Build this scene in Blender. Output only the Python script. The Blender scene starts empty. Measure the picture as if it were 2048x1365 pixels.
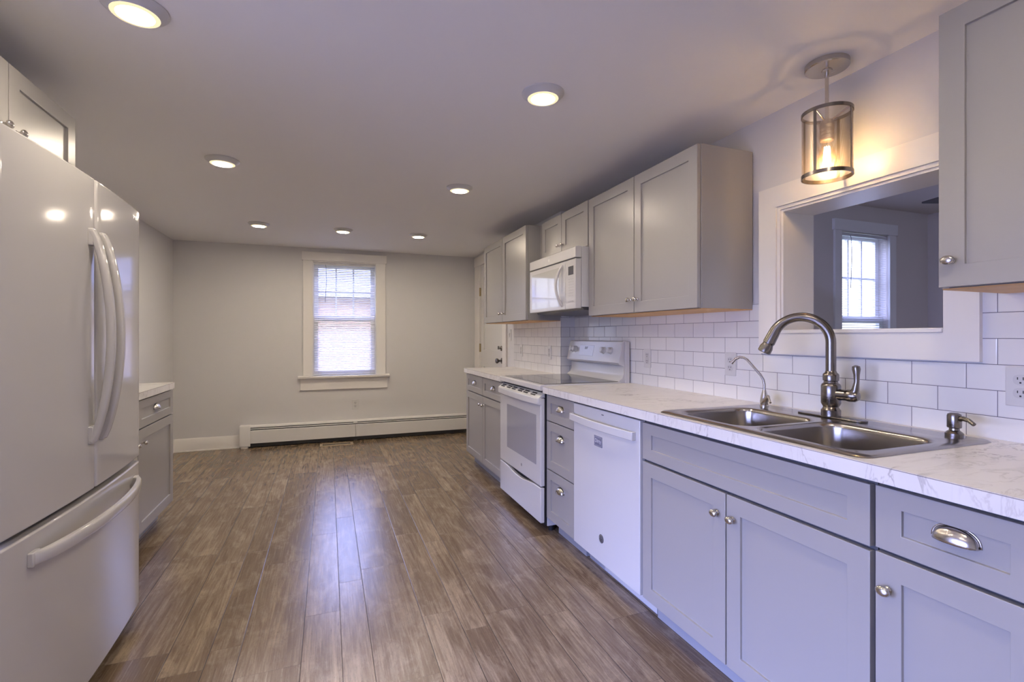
import bpy, bmesh, math, random
from mathutils import Vector, Matrix
random.seed(7)
SC = bpy.context.scene
COL = SC.collection
PI = math.pi

# ------------------------------------------------------------------ camera, world, daylight, exposure
cam = bpy.data.cameras.new('camera')
camo = bpy.data.objects.new('camera', cam)
COL.objects.link(camo)
cam.sensor_width = 36.0
cam.lens = 977.0 / 2048.0 * 36.0
cam.shift_y = -10.0 / 2048.0
cam.clip_start = 0.02
camo.location = (0, 0, 1.225)
camo.rotation_euler = (PI / 2, 0, -math.radians(20.6))
SC.camera = camo

world = bpy.data.worlds.new('sky')
SC.world = world
world.use_nodes = True
wb = world.node_tree.nodes['Background']
# overcast sky: pale at the horizon, bluer and brighter overhead
_wn = world.node_tree
_tc = _wn.nodes.new('ShaderNodeTexCoord'); _sx = _wn.nodes.new('ShaderNodeSeparateXYZ')
_wn.links.new(_tc.outputs['Generated'], _sx.inputs[0])
_rp = _wn.nodes.new('ShaderNodeValToRGB')
_wn.links.new(_sx.outputs['Z'], _rp.inputs['Fac'])
_el = _rp.color_ramp.elements
_el[0].position = 0.0; _el[0].color = (0.13, 0.135, 0.15, 1)
_el[1].position = 0.5; _el[1].color = (0.54, 0.60, 1.2, 1)
_e = _el.new(0.12); _e.color = (0.18, 0.19, 0.25, 1)
_wn.links.new(_rp.outputs['Color'], wb.inputs['Color'])
wb.inputs['Strength'].default_value = 9.0

SC.view_settings.view_transform = 'Standard'
SC.view_settings.look = 'None'
SC.view_settings.gamma = 1.0
SC.view_settings.use_curve_mapping = False
SC.view_settings.exposure = 1.0
SC.cycles.max_bounces = 10
SC.cycles.diffuse_bounces = 6
SC.cycles.glossy_bounces = 4
SC.cycles.transmission_bounces = 6
SC.cycles.transparent_max_bounces = 16
SC.cycles.sample_clamp_indirect = 6.0
SC.cycles.use_denoising = True
SC.cycles.caustics_reflective = False
SC.cycles.caustics_refractive = False

XL_ = -1.53
def portal(name, loc, rot, sx, sy):
    l = bpy.data.lights.new(name, 'AREA')
    l.shape = 'RECTANGLE'; l.size = sx; l.size_y = sy
    l.cycles.is_portal = True
    o = bpy.data.objects.new(name, l); COL.objects.link(o)
    o.location = loc; o.rotation_euler = rot
    return o
sky = bpy.data.lights.new('open_sky_beside_house', 'AREA')
sky.shape = 'RECTANGLE'; sky.size = 5.0; sky.size_y = 12.0; sky.energy = 2200.0; sky.color = (0.37, 0.43, 1.0)
skyo = bpy.data.objects.new('open_sky_beside_house', sky); COL.objects.link(skyo)
skyo.location = (-7.5, -3.2, 3.3)
skyo.rotation_euler = (0, -math.radians(70), 0)
portal('daylight_far_window', (0.18, 6.24, 1.42), (-PI / 2, 0, 0), 0.72, 1.34)
portal('daylight_left_window', (XL_ - 0.13, 0.45, 0.78), (0, -PI / 2, 0), 1.44, 2.1)
portal('daylight_adjoining_window', (4.61, 3.24, 1.35), (-PI / 2, 0, 0), 0.66, 1.64)

# ------------------------------------------------------------------ materials
def new_mat(name):
    m = bpy.data.materials.new(name); m.use_nodes = True
    return m, m.node_tree, m.node_tree.nodes['Principled BSDF']
portal('daylight_added_window', (4.0, -1.12, 1.3), (PI / 2, 0, 0), 0.75, 1.55)  # portal for the added, unseen window that brightens the adjoining room
def srgb(r, g, b):
    f = lambda c: (c / 255 / 12.92) if c / 255 <= 0.04045 else ((c / 255 + 0.055) / 1.055) ** 2.4
    return (f(r), f(g), f(b), 1)
def plain(name, col, rough=0.5, metal=0.0, spec=0.5, bump=0.0, bscale=60, var=0.0, coat=0.0):
    m, nt, b = new_mat(name)
    b.inputs['Base Color'].default_value = col
    b.inputs['Roughness'].default_value = rough
    b.inputs['Metallic'].default_value = metal
    b.inputs['Specular IOR Level'].default_value = spec
    b.inputs['Coat Weight'].default_value = coat
    b.inputs['Coat Roughness'].default_value = 0.05
    if bump or var:
        g = nt.nodes.new('ShaderNodeNewGeometry')
        n = nt.nodes.new('ShaderNodeTexNoise'); n.inputs['Scale'].default_value = bscale
        n.inputs['Detail'].default_value = 4
        nt.links.new(g.outputs['Position'], n.inputs['Vector'])
        if bump:
            bp = nt.nodes.new('ShaderNodeBump'); bp.inputs['Strength'].default_value = bump
            bp.inputs['Distance'].default_value = 0.002
            nt.links.new(n.outputs['Fac'], bp.inputs['Height'])
            nt.links.new(bp.outputs['Normal'], b.inputs['Normal'])
        if var:
            r = nt.nodes.new('ShaderNodeMapRange')
            r.inputs['To Min'].default_value = rough - var; r.inputs['To Max'].default_value = rough + var
            nt.links.new(n.outputs['Fac'], r.inputs['Value'])
            nt.links.new(r.outputs['Result'], b.inputs['Roughness'])
    return m
def brushed(name, col, rough, stretch=(4, 4, 300)):
    m, nt, b = new_mat(name)
    b.inputs['Base Color'].default_value = col
    b.inputs['Metallic'].default_value = 1.0
    tc = nt.nodes.new('ShaderNodeTexCoord')
    mp = nt.nodes.new('ShaderNodeMapping'); mp.inputs['Scale'].default_value = stretch
    n = nt.nodes.new('ShaderNodeTexNoise'); n.inputs['Scale'].default_value = 3.0
    r = nt.nodes.new('ShaderNodeMapRange')
    r.inputs['To Min'].default_value = rough * 0.75; r.inputs['To Max'].default_value = rough * 1.3
    nt.links.new(tc.outputs['Object'], mp.inputs['Vector']); nt.links.new(mp.outputs['Vector'], n.inputs['Vector'])
    nt.links.new(n.outputs['Fac'], r.inputs['Value']); nt.links.new(r.outputs['Result'], b.inputs['Roughness'])
    return m
def emitter(name, col, strength):
    m = bpy.data.materials.new(name); m.use_nodes = True
    nt = m.node_tree; nt.nodes.clear()
    e = nt.nodes.new('ShaderNodeEmission'); e.inputs['Color'].default_value = col; e.inputs['Strength'].default_value = strength
    o = nt.nodes.new('ShaderNodeOutputMaterial'); nt.links.new(e.outputs[0], o.inputs['Surface'])
    return m

class NT:
    """small helper to write node maths"""
    def __init__(s, nt): s.nt = nt
    def n(s, t, **kw):
        x = s.nt.nodes.new(t)
        for k, v in kw.items(): setattr(x, k, v)
        return x
    def put(s, sock, v):
        if isinstance(v, (int, float)): sock.default_value = v
        elif isinstance(v, tuple): sock.default_value = v
        else: s.nt.links.new(v, sock)
    def math(s, op, a, b=0.0, c=0.0):
        x = s.n('ShaderNodeMath', operation=op)
        for i, v in enumerate((a, b, c)): s.put(x.inputs[i], v)
        return x.outputs[0]
    def mix(s, f, a, b, blend='MIX'):
        x = s.n('ShaderNodeMix', data_type='RGBA', blend_type=blend)
        s.put(x.inputs[0], f); s.put(x.inputs[6], a); s.put(x.inputs[7], b)
        return x.outputs[2]
    def comb(s, x, y, z):
        k = s.n('ShaderNodeCombineXYZ')
        for i, v in enumerate((x, y, z)): s.put(k.inputs[i], v)
        return k.outputs[0]
    def ramp(s, v, lo, hi, a=0.0, b=1.0):
        k = s.n('ShaderNodeMapRange'); k.clamp = True
        s.put(k.inputs[0], v); s.put(k.inputs[1], lo); s.put(k.inputs[2], hi); s.put(k.inputs[3], a); s.put(k.inputs[4], b)
        return k.outputs[0]
    def noise(s, vec, scale, detail=4, rough=0.55, dist=0.0):
        k = s.n('ShaderNodeTexNoise')
        s.put(k.inputs['Vector'], vec); k.inputs['Scale'].default_value = scale
        k.inputs['Detail'].default_value = detail; k.inputs['Roughness'].default_value = rough
        k.inputs['Distortion'].default_value = dist
        return k.outputs['Fac']

def floor_material():
    m, nt, b = new_mat('vinyl_plank'); N = NT(nt)
    g = N.n('ShaderNodeNewGeometry'); sp = N.n('ShaderNodeSeparateXYZ'); nt.links.new(g.outputs['Position'], sp.inputs[0])
    X, Y = sp.outputs[0], sp.outputs[1]
    per = 0.479
    u = N.math('DIVIDE', N.math('ADD', X, 0.32 + per * 20), per)
    cell = N.math('FLOOR', u); fr = N.math('FRACT', u)
    a = N.math('GREATER_THAN', fr, 0.4676); c = N.math('GREATER_THAN', fr, 0.770)
    sid = N.math('ADD', N.math('MULTIPLY', cell, 3.0), N.math('ADD', a, c))
    wn = N.n('ShaderNodeTexWhiteNoise', noise_dimensions='1D'); nt.links.new(sid, wn.inputs['W'])
    off = wn.outputs['Value']
    v = N.math('ADD', N.math('DIVIDE', N.math('ADD', Y, 50.0), 0.92), N.math('MULTIPLY', off, 7.3))
    pid = N.math('FLOOR', v); fv = N.math('FRACT', v)
    w2 = N.n('ShaderNodeTexWhiteNoise', noise_dimensions='2D'); nt.links.new(N.comb(sid, pid, 0.0), w2.inputs['Vector'])
    tone = w2.outputs['Value']
    shift = N.math('MULTIPLY', tone, 37.0)
    gv = N.comb(N.math('ADD', N.math('MULTIPLY', X, 26.0), shift), N.math('ADD', N.math('MULTIPLY', Y, 2.2), shift), 0.0)
    grain = N.noise(gv, 1.0, 6, 0.65, 1.2)
    fv2 = N.comb(N.math('ADD', N.math('MULTIPLY', X, 150.0), shift), N.math('MULTIPLY', Y, 5.0), shift)
    fine = N.noise(fv2, 1.0, 3, 0.6)
    bl = N.noise(N.comb(N.math('MULTIPLY', X, 9.0), N.math('MULTIPLY', Y, 4.5), shift), 1.0, 5, 0.65, 0.6)
    spots = N.noise(N.comb(N.math('MULTIPLY', X, 60.0), N.math('MULTIPLY', Y, 22.0), shift), 1.0, 4, 0.7, 1.5)
    c1 = N.mix(N.ramp(tone, 0.0, 1.0), srgb(110, 92, 73), srgb(162, 143, 118))
    c2 = N.mix(N.ramp(grain, 0.35, 0.68), srgb(104, 86, 68), c1)
    c3 = N.mix(N.ramp(bl, 0.50, 0.72, 0.0, 0.6), c2, srgb(170, 153, 130))
    c4 = N.mix(N.ramp(spots, 0.60, 0.72, 0.0, 0.6), c3, srgb(74, 58, 45))
    sp2 = N.noise(N.comb(N.math('MULTIPLY', X, 420.0), N.math('MULTIPLY', Y, 60.0), shift), 1.0, 3, 0.7)
    c4 = N.mix(N.ramp(fine, 0.50, 0.74, 0.0, 0.55), c4, srgb(84, 68, 54))
    c4 = N.mix(N.ramp(fine, 0.46, 0.26, 0.0, 0.40), c4, srgb(178, 162, 138))
    c5 = N.mix(N.ramp(sp2, 0.54, 0.74, 0.0, 0.55), c4, srgb(80, 65, 52))
    # plank edges
    e = []
    for p in (0.0, 0.4676, 0.770, 1.0):
        e.append(N.math('ABSOLUTE', N.math('SUBTRACT', fr, p)))
    ed = N.math('MULTIPLY', N.math('MINIMUM', N.math('MINIMUM', e[0], e[1]), N.math('MINIMUM', e[2], e[3])), per)
    en = N.math('MULTIPLY', N.math('MINIMUM', fv, N.math('SUBTRACT', 1.0, fv)), 0.92)
    edge = N.math('MINIMUM', ed, N.math('ADD', en, 0.0011))
    ef = N.ramp(edge, 0.0006, 0.0022, 0.0, 1.0)
    col = N.mix(ef, srgb(58, 46, 37), c5)
    nt.links.new(col, b.inputs['Base Color'])
    nt.links.new(N.ramp(grain, 0.2, 0.8, 0.28, 0.19), b.inputs['Roughness'])
    b.inputs['Specular IOR Level'].default_value = 0.6
    h = N.math('ADD', N.math('MULTIPLY', ef, 1.0), N.math('ADD', N.math('MULTIPLY', fine, 0.55), N.math('ADD', N.math('MULTIPLY', spots, 0.3), N.math('MULTIPLY', sp2, 0.5))))
    bp = N.n('ShaderNodeBump'); bp.inputs['Strength'].default_value = 0.35; bp.inputs['Distance'].default_value = 0.0012
    nt.links.new(h, bp.inputs['Height']); nt.links.new(bp.outputs['Normal'], b.inputs['Normal'])
    return m

def tile_material(name, axis, u0, z0):
    m, nt, b = new_mat(name); N = NT(nt)
    g = N.n('ShaderNodeNewGeometry'); sp = N.n('ShaderNodeSeparateXYZ'); nt.links.new(g.outputs['Position'], sp.inputs[0])
    U = sp.outputs[axis]
    v = N.math('DIVIDE', N.math('SUBTRACT', sp.outputs[2], z0 - 0.0785 * 10), 0.0785)
    row = N.math('FLOOR', v); fv = N.math('FRACT', v)
    odd = N.math('MODULO', row, 2.0)
    u = N.math('ADD', N.math('DIVIDE', N.math('SUBTRACT', U, u0 - 15.4), 0.154), N.math('MULTIPLY', odd, 0.5))
    fu = N.math('FRACT', u)
    du = N.math('MULTIPLY', N.math('MINIMUM', fu, N.math('SUBTRACT', 1.0, fu)), 0.154)
    dv = N.math('MULTIPLY', N.math('MINIMUM', fv, N.math('SUBTRACT', 1.0, fv)), 0.0785)
    d = N.math('MINIMUM', du, dv)
    gf = N.ramp(d, 0.0008, 0.0012)
    wn = N.n('ShaderNodeTexWhiteNoise', noise_dimensions='2D')
    nt.links.new(N.comb(N.math('FLOOR', u), row, 0.0), wn.inputs['Vector'])
    tcol = N.mix(N.ramp(wn.outputs['Value'], 0, 1), (0.74, 0.74, 0.74, 1), (0.79, 0.79, 0.78, 1))
    nt.links.new(N.mix(gf, srgb(104, 104, 112), tcol), b.inputs['Base Color'])
    nt.links.new(N.ramp(gf, 0, 1, 0.7, 0.07), b.inputs['Roughness'])
    wav = N.noise(g.outputs['Position'], 14.0, 2, 0.5)
    hh = N.math('ADD', N.ramp(d, 0.0006, 0.004), N.math('MULTIPLY', wav, 0.5))
    bp = N.n('ShaderNodeBump'); bp.inputs['Strength'].default_value = 0.5; bp.inputs['Distance'].default_value = 0.0012
    nt.links.new(hh, bp.inputs['Height']); nt.links.new(bp.outputs['Normal'], b.inputs['Normal'])
    return m

def marble_material():
    m, nt, b = new_mat('marble_laminate'); N = NT(nt)
    g = N.n('ShaderNodeNewGeometry')
    mp = N.n('ShaderNodeMapping'); mp.inputs['Rotation'].default_value = (0.35, 0.25, 0.95); mp.inputs['Scale'].default_value = (1.0, 3.4, 1.0)
    nt.links.new(g.outputs['Position'], mp.inputs['Vector'])
    P = mp.outputs['Vector']
    def vein(scale, w, dist, detail=5):
        n = N.noise(P, scale, detail, 0.6, dist)
        return N.ramp(N.math('ABSOLUTE', N.math('SUBTRACT', n, 0.5)), 0.0, w, 1.0, 0.0)
    mask = N.ramp(N.noise(g.outputs['Position'], 3.2, 3, 0.5), 0.50, 0.66)
    mask2 = N.ramp(N.noise(g.outputs['Position'], 2.3, 3, 0.5, 0.5), 0.42, 0.62)
    v1 = N.math('MULTIPLY', vein(2.0, 0.020, 1.1), mask)
    v2 = N.math('MULTIPLY', vein(4.6, 0.030, 0.9), mask2)
    cl = N.ramp(N.noise(P, 2.6, 5, 0.6, 0.8), 0.45, 0.85, 0.0, 0.25)
    c = N.mix(cl, (0.74, 0.73, 0.71, 1), srgb(196, 192, 190))
    c = N.mix(N.math('MULTIPLY', v2, 0.55), c, srgb(172, 166, 164))
    c = N.mix(N.math('MULTIPLY', v1, 0.65), c, srgb(122, 116, 116))
    sp = N.n('ShaderNodeSeparateXYZ'); nt.links.new(g.outputs['Position'], sp.inputs[0])
    seam = N.math('MULTIPLY', N.math('GREATER_THAN', sp.outputs[2], 0.9112), N.math('LESS_THAN', sp.outputs[2], 0.9130))
    c = N.mix(N.math('MULTIPLY', seam, 0.75), c, srgb(92, 78, 66))
    nt.links.new(c, b.inputs['Base Color'])
    b.inputs['Roughness'].default_value = 0.24
    return m

def wood_material(name, c1, c2):
    m, nt, b = new_mat(name); N = NT(nt)
    g = N.n('ShaderNodeNewGeometry'); mp = N.n('ShaderNodeMapping'); mp.inputs['Scale'].default_value = (30, 2, 30)
    nt.links.new(g.outputs['Position'], mp.inputs['Vector'])
    n = N.noise(mp.outputs['Vector'], 1.0, 5, 0.6, 0.6)
    nt.links.new(N.mix(N.ramp(n, 0.3, 0.7), c1, c2), b.inputs['Base Color'])
    b.inputs['Roughness'].default_value = 0.5
    return m

def mesh_metal():
    # perforated sheet: fine diamond-laid round holes
    m, nt, b = new_mat('perforated_metal'); N = NT(nt)
    b.inputs['Base Color'].default_value = srgb(190, 172, 150); b.inputs['Metallic'].default_value = 1.0; b.inputs['Roughness'].default_value = 0.35
    uv = N.n('ShaderNodeUVMap')
    sp = N.n('ShaderNodeSeparateXYZ'); nt.links.new(uv.outputs['UV'], sp.inputs[0])
    a = N.math('MULTIPLY', sp.outputs[0], 150.0); c = N.math('MULTIPLY', sp.outputs[1], 74.0)
    def hole(x, y):
        dx = N.math('SUBTRACT', N.math('FRACT', x), 0.5); dy = N.math('SUBTRACT', N.math('FRACT', y), 0.5)
        return N.math('SQRT', N.math('ADD', N.math('MULTIPLY', dx, dx), N.math('MULTIPLY', dy, dy)))
    d = N.math('MINIMUM', hole(a, c), hole(N.math('ADD', a, 0.5), N.math('ADD', c, 0.5)))
    op = N.ramp(d, 0.27, 0.33)
    nt.links.new(op, b.inputs['Alpha'])
    return m

def bulb_glass():
    m = bpy.data.materials.new('clear_bulb_glass'); m.use_nodes = True
    nt = m.node_tree; nt.nodes.clear(); N = NT(nt)
    t = N.n('ShaderNodeBsdfTransparent'); t.inputs[0].default_value = (1, 0.93, 0.82, 1)
    gl = N.n('ShaderNodeBsdfGlossy'); gl.inputs['Roughness'].default_value = 0.03
    fr = N.n('ShaderNodeLayerWeight'); fr.inputs['Blend'].default_value = 0.5
    mx = N.n('ShaderNodeMixShader'); o = N.n('ShaderNodeOutputMaterial')
    nt.links.new(N.math('ADD', N.math('MULTIPLY', N.math('POWER', fr.outputs['Facing'], 5.0), 0.85), 0.04), mx.inputs[0]); nt.links.new(t.outputs[0], mx.inputs[1]); nt.links.new(gl.outputs[0], mx.inputs[2])
    nt.links.new(mx.outputs[0], o.inputs['Surface'])
    return m
def pane_glass():
    m = bpy.data.materials.new('window_glass'); m.use_nodes = True
    nt = m.node_tree; nt.nodes.clear(); N = NT(nt)
    t = N.n('ShaderNodeBsdfTransparent'); t.inputs[0].default_value = (0.96, 0.98, 1, 1)
    gl = N.n('ShaderNodeBsdfGlossy'); gl.inputs['Roughness'].default_value = 0.0
    fr = N.n('ShaderNodeLayerWeight'); fr.inputs['Blend'].default_value = 0.5
    mx = N.n('ShaderNodeMixShader'); o = N.n('ShaderNodeOutputMaterial')
    nt.links.new(N.math('ADD', N.math('MULTIPLY', N.math('POWER', fr.outputs['Facing'], 5.0), 0.85), 0.04), mx.inputs[0]); nt.links.new(t.outputs[0], mx.inputs[1]); nt.links.new(gl.outputs[0], mx.inputs[2])
    nt.links.new(mx.outputs[0], o.inputs['Surface'])
    return m
def slat_material():
    m = bpy.data.materials.new('blind_vinyl'); m.use_nodes = True
    nt = m.node_tree; nt.nodes.clear(); N = NT(nt)
    d = N.n('ShaderNodeBsdfDiffuse'); d.inputs[0].default_value = (0.82, 0.82, 0.83, 1)
    t = N.n('ShaderNodeBsdfTranslucent'); t.inputs[0].default_value = (0.74, 0.75, 0.80, 1)
    mx = N.n('ShaderNodeMixShader'); mx.inputs[0].default_value = 0.14
    o = N.n('ShaderNodeOutputMaterial')
    nt.links.new(d.outputs[0], mx.inputs[1]); nt.links.new(t.outputs[0], mx.inputs[2]); nt.links.new(mx.outputs[0], o.inputs['Surface'])
    return m

M = {}
M['floor'] = floor_material()
M['ceiling'] = plain('ceiling_paint', (0.83, 0.825, 0.82, 1), 0.8, bump=0.06, bscale=90)
M['wall'] = plain('wall_paint', (0.655, 0.65, 0.65, 1), 0.6, bump=0.08, bscale=120)
M['wall2'] = plain('adjoining_wall_paint', (0.66, 0.60, 0.54, 1), 0.7, bump=0.05, bscale=120)
M['trim'] = plain('trim_paint', (0.78, 0.76, 0.725, 1), 0.32)
M['door'] = plain('door_paint', (0.66, 0.65, 0.63, 1), 0.35)
M['cab'] = plain('grey_cabinet_paint', (0.345, 0.335, 0.32, 1), 0.32, bump=0.02, bscale=40)
M['gapshade'] = plain('gap_shade_paint', (0.085, 0.088, 0.10, 1), 0.5)  # near-black colour carries the shade of the gaps between fronts
M['ply'] = wood_material('raw_plywood', srgb(196, 150, 92), srgb(214, 172, 116))
M['toe'] = plain('toe_kick_grey', (0.32, 0.33, 0.36, 1), 0.5)
M['marble'] = marble_material()
M['tile'] = tile_material('white_subway_tile', 1, 0.861, 0.982)
M['tile_x'] = tile_material('white_subway_tile_return', 0, 1.763, 0.982)
M['white'] = plain('white_enamel', (0.60, 0.60, 0.60, 1), 0.16)
M['fridge'] = plain('fridge_enamel', (0.50, 0.49, 0.475, 1), 0.10)
M['whiteplastic'] = plain('white_plastic', (0.62, 0.62, 0.61, 1), 0.3)
M['gasket'] = plain('grey_gasket', (0.18, 0.18, 0.19, 1), 0.6)
M['black'] = plain('black_gap', (0.012, 0.012, 0.014, 1), 0.6)
M['blackglass'] = plain('black_ceramic_glass', (0.02, 0.02, 0.024, 1), 0.05, spec=0.6)
M['ovenglass'] = plain('oven_window_glass', (0.33, 0.33, 0.37, 1), 0.08)
M['mwglass'] = plain('microwave_window_glass', (0.55, 0.55, 0.53, 1), 0.05, spec=0.9, coat=1.0)
M['display'] = plain('display_glass', (0.60, 0.61, 0.66, 1), 0.12)
M['darkplastic'] = plain('dark_plastic', (0.05, 0.05, 0.06, 1), 0.3)
M['greyplastic'] = plain('grey_plastic', (0.20, 0.20, 0.22, 1), 0.35)
M['lightgrey'] = plain('light_grey_print', (0.42, 0.42, 0.42, 1), 0.4)
M['nickel'] = brushed('satin_nickel', (0.60, 0.57, 0.53, 1), 0.24)
M['faucet'] = brushed('dark_brushed_nickel', (0.235, 0.215, 0.195, 1), 0.24)
M['steel'] = brushed('brushed_stainless', (0.43, 0.405, 0.375, 1), 0.22, (2, 2, 2))
M['brass'] = plain('aged_brass', (0.42, 0.33, 0.18, 1), 0.35, metal=1.0)
M['socket'] = brushed('socket_metal', (0.50, 0.42, 0.34, 1), 0.3)
M['mesh'] = mesh_metal()
M['bulb'] = bulb_glass()
M['pane'] = pane_glass()
M['slat'] = slat_material()
M['lens'] = emitter('warm_led_lens', (1.0, 0.85, 0.66, 1), 150.0)
M['lensrim'] = emitter('warm_lens_rim', (1.0, 0.80, 0.50, 1), 0.6)
M['filament'] = emitter('glowing_filament', (1.0, 0.66, 0.32, 1), 240.0)
M['clock'] = emitter('clock_digits', (0.02, 0.05, 0.05, 1), 1.0)
M['heater'] = plain('heater_enamel', (0.74, 0.73, 0.71, 1), 0.35)
M['finshade'] = plain('heater_fin_shade', (0.03, 0.03, 0.03, 1), 0.5)  # near-black, puts the shade inside and under the heater into the colour
M['register'] = plain('register_tan', srgb(176, 160, 136), 0.45)
M['fan'] = plain('fan_dark_wood', (0.10, 0.09, 0.085, 1), 0.5)
M['magnet'] = plain('grey_magnet', srgb(120, 122, 140), 0.45)
M['magnettext'] = plain('pale_lettering', srgb(205, 205, 214), 0.45)
M['ground'] = plain('paving', srgb(128, 122, 112), 0.9, bump=0.3, bscale=8)
M['lawn'] = plain('lawn', srgb(112, 122, 96), 0.9, bump=0.3, bscale=8)
M['siding'] = plain('neighbour_brick', srgb(168, 132, 104), 0.8, bump=0.2, bscale=10)
M['roof'] = plain('neighbour_roof', srgb(110, 112, 122), 0.8)
M['bark'] = plain('tree_bark', srgb(96, 88, 80), 0.9)
M['beyondfloor'] = wood_material('adjoining_floor', srgb(110, 92, 74), srgb(134, 114, 92))

# ------------------------------------------------------------------ mesh builder
class MB:
    def __init__(s): s.bm = bmesh.new(); s.uv = None
    def face(s, pts):
        vs = [s.bm.verts.new(p) for p in pts]
        return s.bm.faces.new(vs)
    def box(s, x0, x1, y0, y1, z0, z1):
        if x0 > x1: x0, x1 = x1, x0
        if y0 > y1: y0, y1 = y1, y0
        if z0 > z1: z0, z1 = z1, z0
        v = [s.bm.verts.new((x, y, z)) for z in (z0, z1) for y in (y0, y1) for x in (x0, x1)]
        for f in ((0, 2, 3, 1), (4, 5, 7, 6), (0, 1, 5, 4), (2, 6, 7, 3), (0, 4, 6, 2), (1, 3, 7, 5)):
            s.bm.faces.new([v[i] for i in f])
        return s
    def prism(s, poly, axis, a0, a1):
        """poly: 2-D outline in the two other axes (in xyz order), extruded along axis"""
        def P(p, a):
            return (a, p[0], p[1]) if axis == 0 else (p[0], a, p[1]) if axis == 1 else (p[0], p[1], a)
        A = [s.bm.verts.new(P(p, a0)) for p in poly]; B = [s.bm.verts.new(P(p, a1)) for p in poly]
        n = len(poly)
        s.bm.faces.new(A); s.bm.faces.new(B[::-1])
        for i in range(n):
            j = (i + 1) % n
            s.bm.faces.new((A[i], B[i], B[j], A[j]))
        return s
    def loft(s, rings, close=True, cap=True):
        R = [[s.bm.verts.new(p) for p in r] for r in rings]
        n = len(R[0])
        for a, b in zip(R[:-1], R[1:]):
            for i in range(n if close else n - 1):
                j = (i + 1) % n
                s.bm.faces.new((a[i], a[j], b[j], b[i]))
        if cap:
            s.bm.faces.new(R[0][::-1]); s.bm.faces.new(R[-1])
        return R
    def lathe(s, prof, center, axis=(0, 0, 1), seg=32, sx=1.0, sy=1.0, cap=True):
        """prof: (radius, height along axis)"""
        A = Vector(axis).normalized()
        ref = Vector((0, 0, 1)) if abs(A.z) < 0.9 else Vector((1, 0, 0))
        U = ref.cross(A).normalized(); V = A.cross(U)
        C = Vector(center)
        rings = []
        for r, h in prof:
            r = max(r, 1e-5)
            rings.append([C + A * h + U * (r * sx * math.cos(2 * PI * i / seg)) + V * (r * sy * math.sin(2 * PI * i / seg)) for i in range(seg)])
        s.loft(rings, True, cap)
        return s
    def tube(s, path, rad, seg=14, cap=True, flat=None):
        P = [Vector(p) for p in path]
        if not isinstance(rad, (list, tuple)): rad = [rad] * len(P)
        T = []
        for i in range(len(P)):
            a = P[max(i - 1, 0)]; b = P[min(i + 1, len(P) - 1)]
            T.append((b - a).normalized())
        ref = Vector((0, 0, 1)) if abs(T[0].z) < 0.9 else Vector((1, 0, 0))
        U = (ref - T[0] * ref.dot(T[0])).normalized()
        rings = []
        for i, p in enumerate(P):
            U = (U - T[i] * U.dot(T[i])).normalized(); W = T[i].cross(U)
            k = flat if flat else (1, 1)
            rings.append([p + U * (rad[i] * k[0] * math.cos(2 * PI * j / seg)) + W * (rad[i] * k[1] * math.sin(2 * PI * j / seg)) for j in range(seg)])
        s.loft(rings, True, cap)
        return s
    def ellipsoid(s, c, r, seg=24, rings=12):
        R = []
        for i in range(rings + 1):
            a = PI * i / rings
            rr = max(math.sin(a), 1e-4)
            R.append([(c[0] + r[0] * rr * math.cos(2 * PI * j / seg), c[1] + r[1] * rr * math.sin(2 * PI * j / seg), c[2] + r[2] * math.cos(a)) for j in range(seg)])
        s.loft(R, True, True)
        return s
    def build(s, name, mat, parent=None, bevel=0.0, segs=2, sharp=35, weld=True):
        loc = parent.get('_o', (0, 0, 0)) if parent is not None else (0, 0, 0)
        loc = Vector(loc)
        if weld: bmesh.ops.remove_doubles(s.bm, verts=s.bm.verts, dist=1e-6)
        bmesh.ops.recalc_face_normals(s.bm, faces=s.bm.faces)
        if loc.length: bmesh.ops.translate(s.bm, verts=s.bm.verts, vec=-loc)
        me = bpy.data.meshes.new(name); s.bm.to_mesh(me); s.bm.free()
        for p in me.polygons: p.use_smooth = True
        me.set_sharp_from_angle(angle=math.radians(sharp))
        for mm in (mat if isinstance(mat, (list, tuple)) else [mat]): me.materials.append(mm)
        o = bpy.data.objects.new(name, me); COL.objects.link(o)
        if parent is not None:
            o.parent = parent; o['_o'] = tuple(loc)
        if bevel:
            b = o.modifiers.new('edge', 'BEVEL'); b.width = bevel; b.segments = segs
            b.limit_method = 'ANGLE'; b.angle_limit = math.radians(50); b.use_clamp_overlap = True
            b.harden_normals = False
        return o

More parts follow.
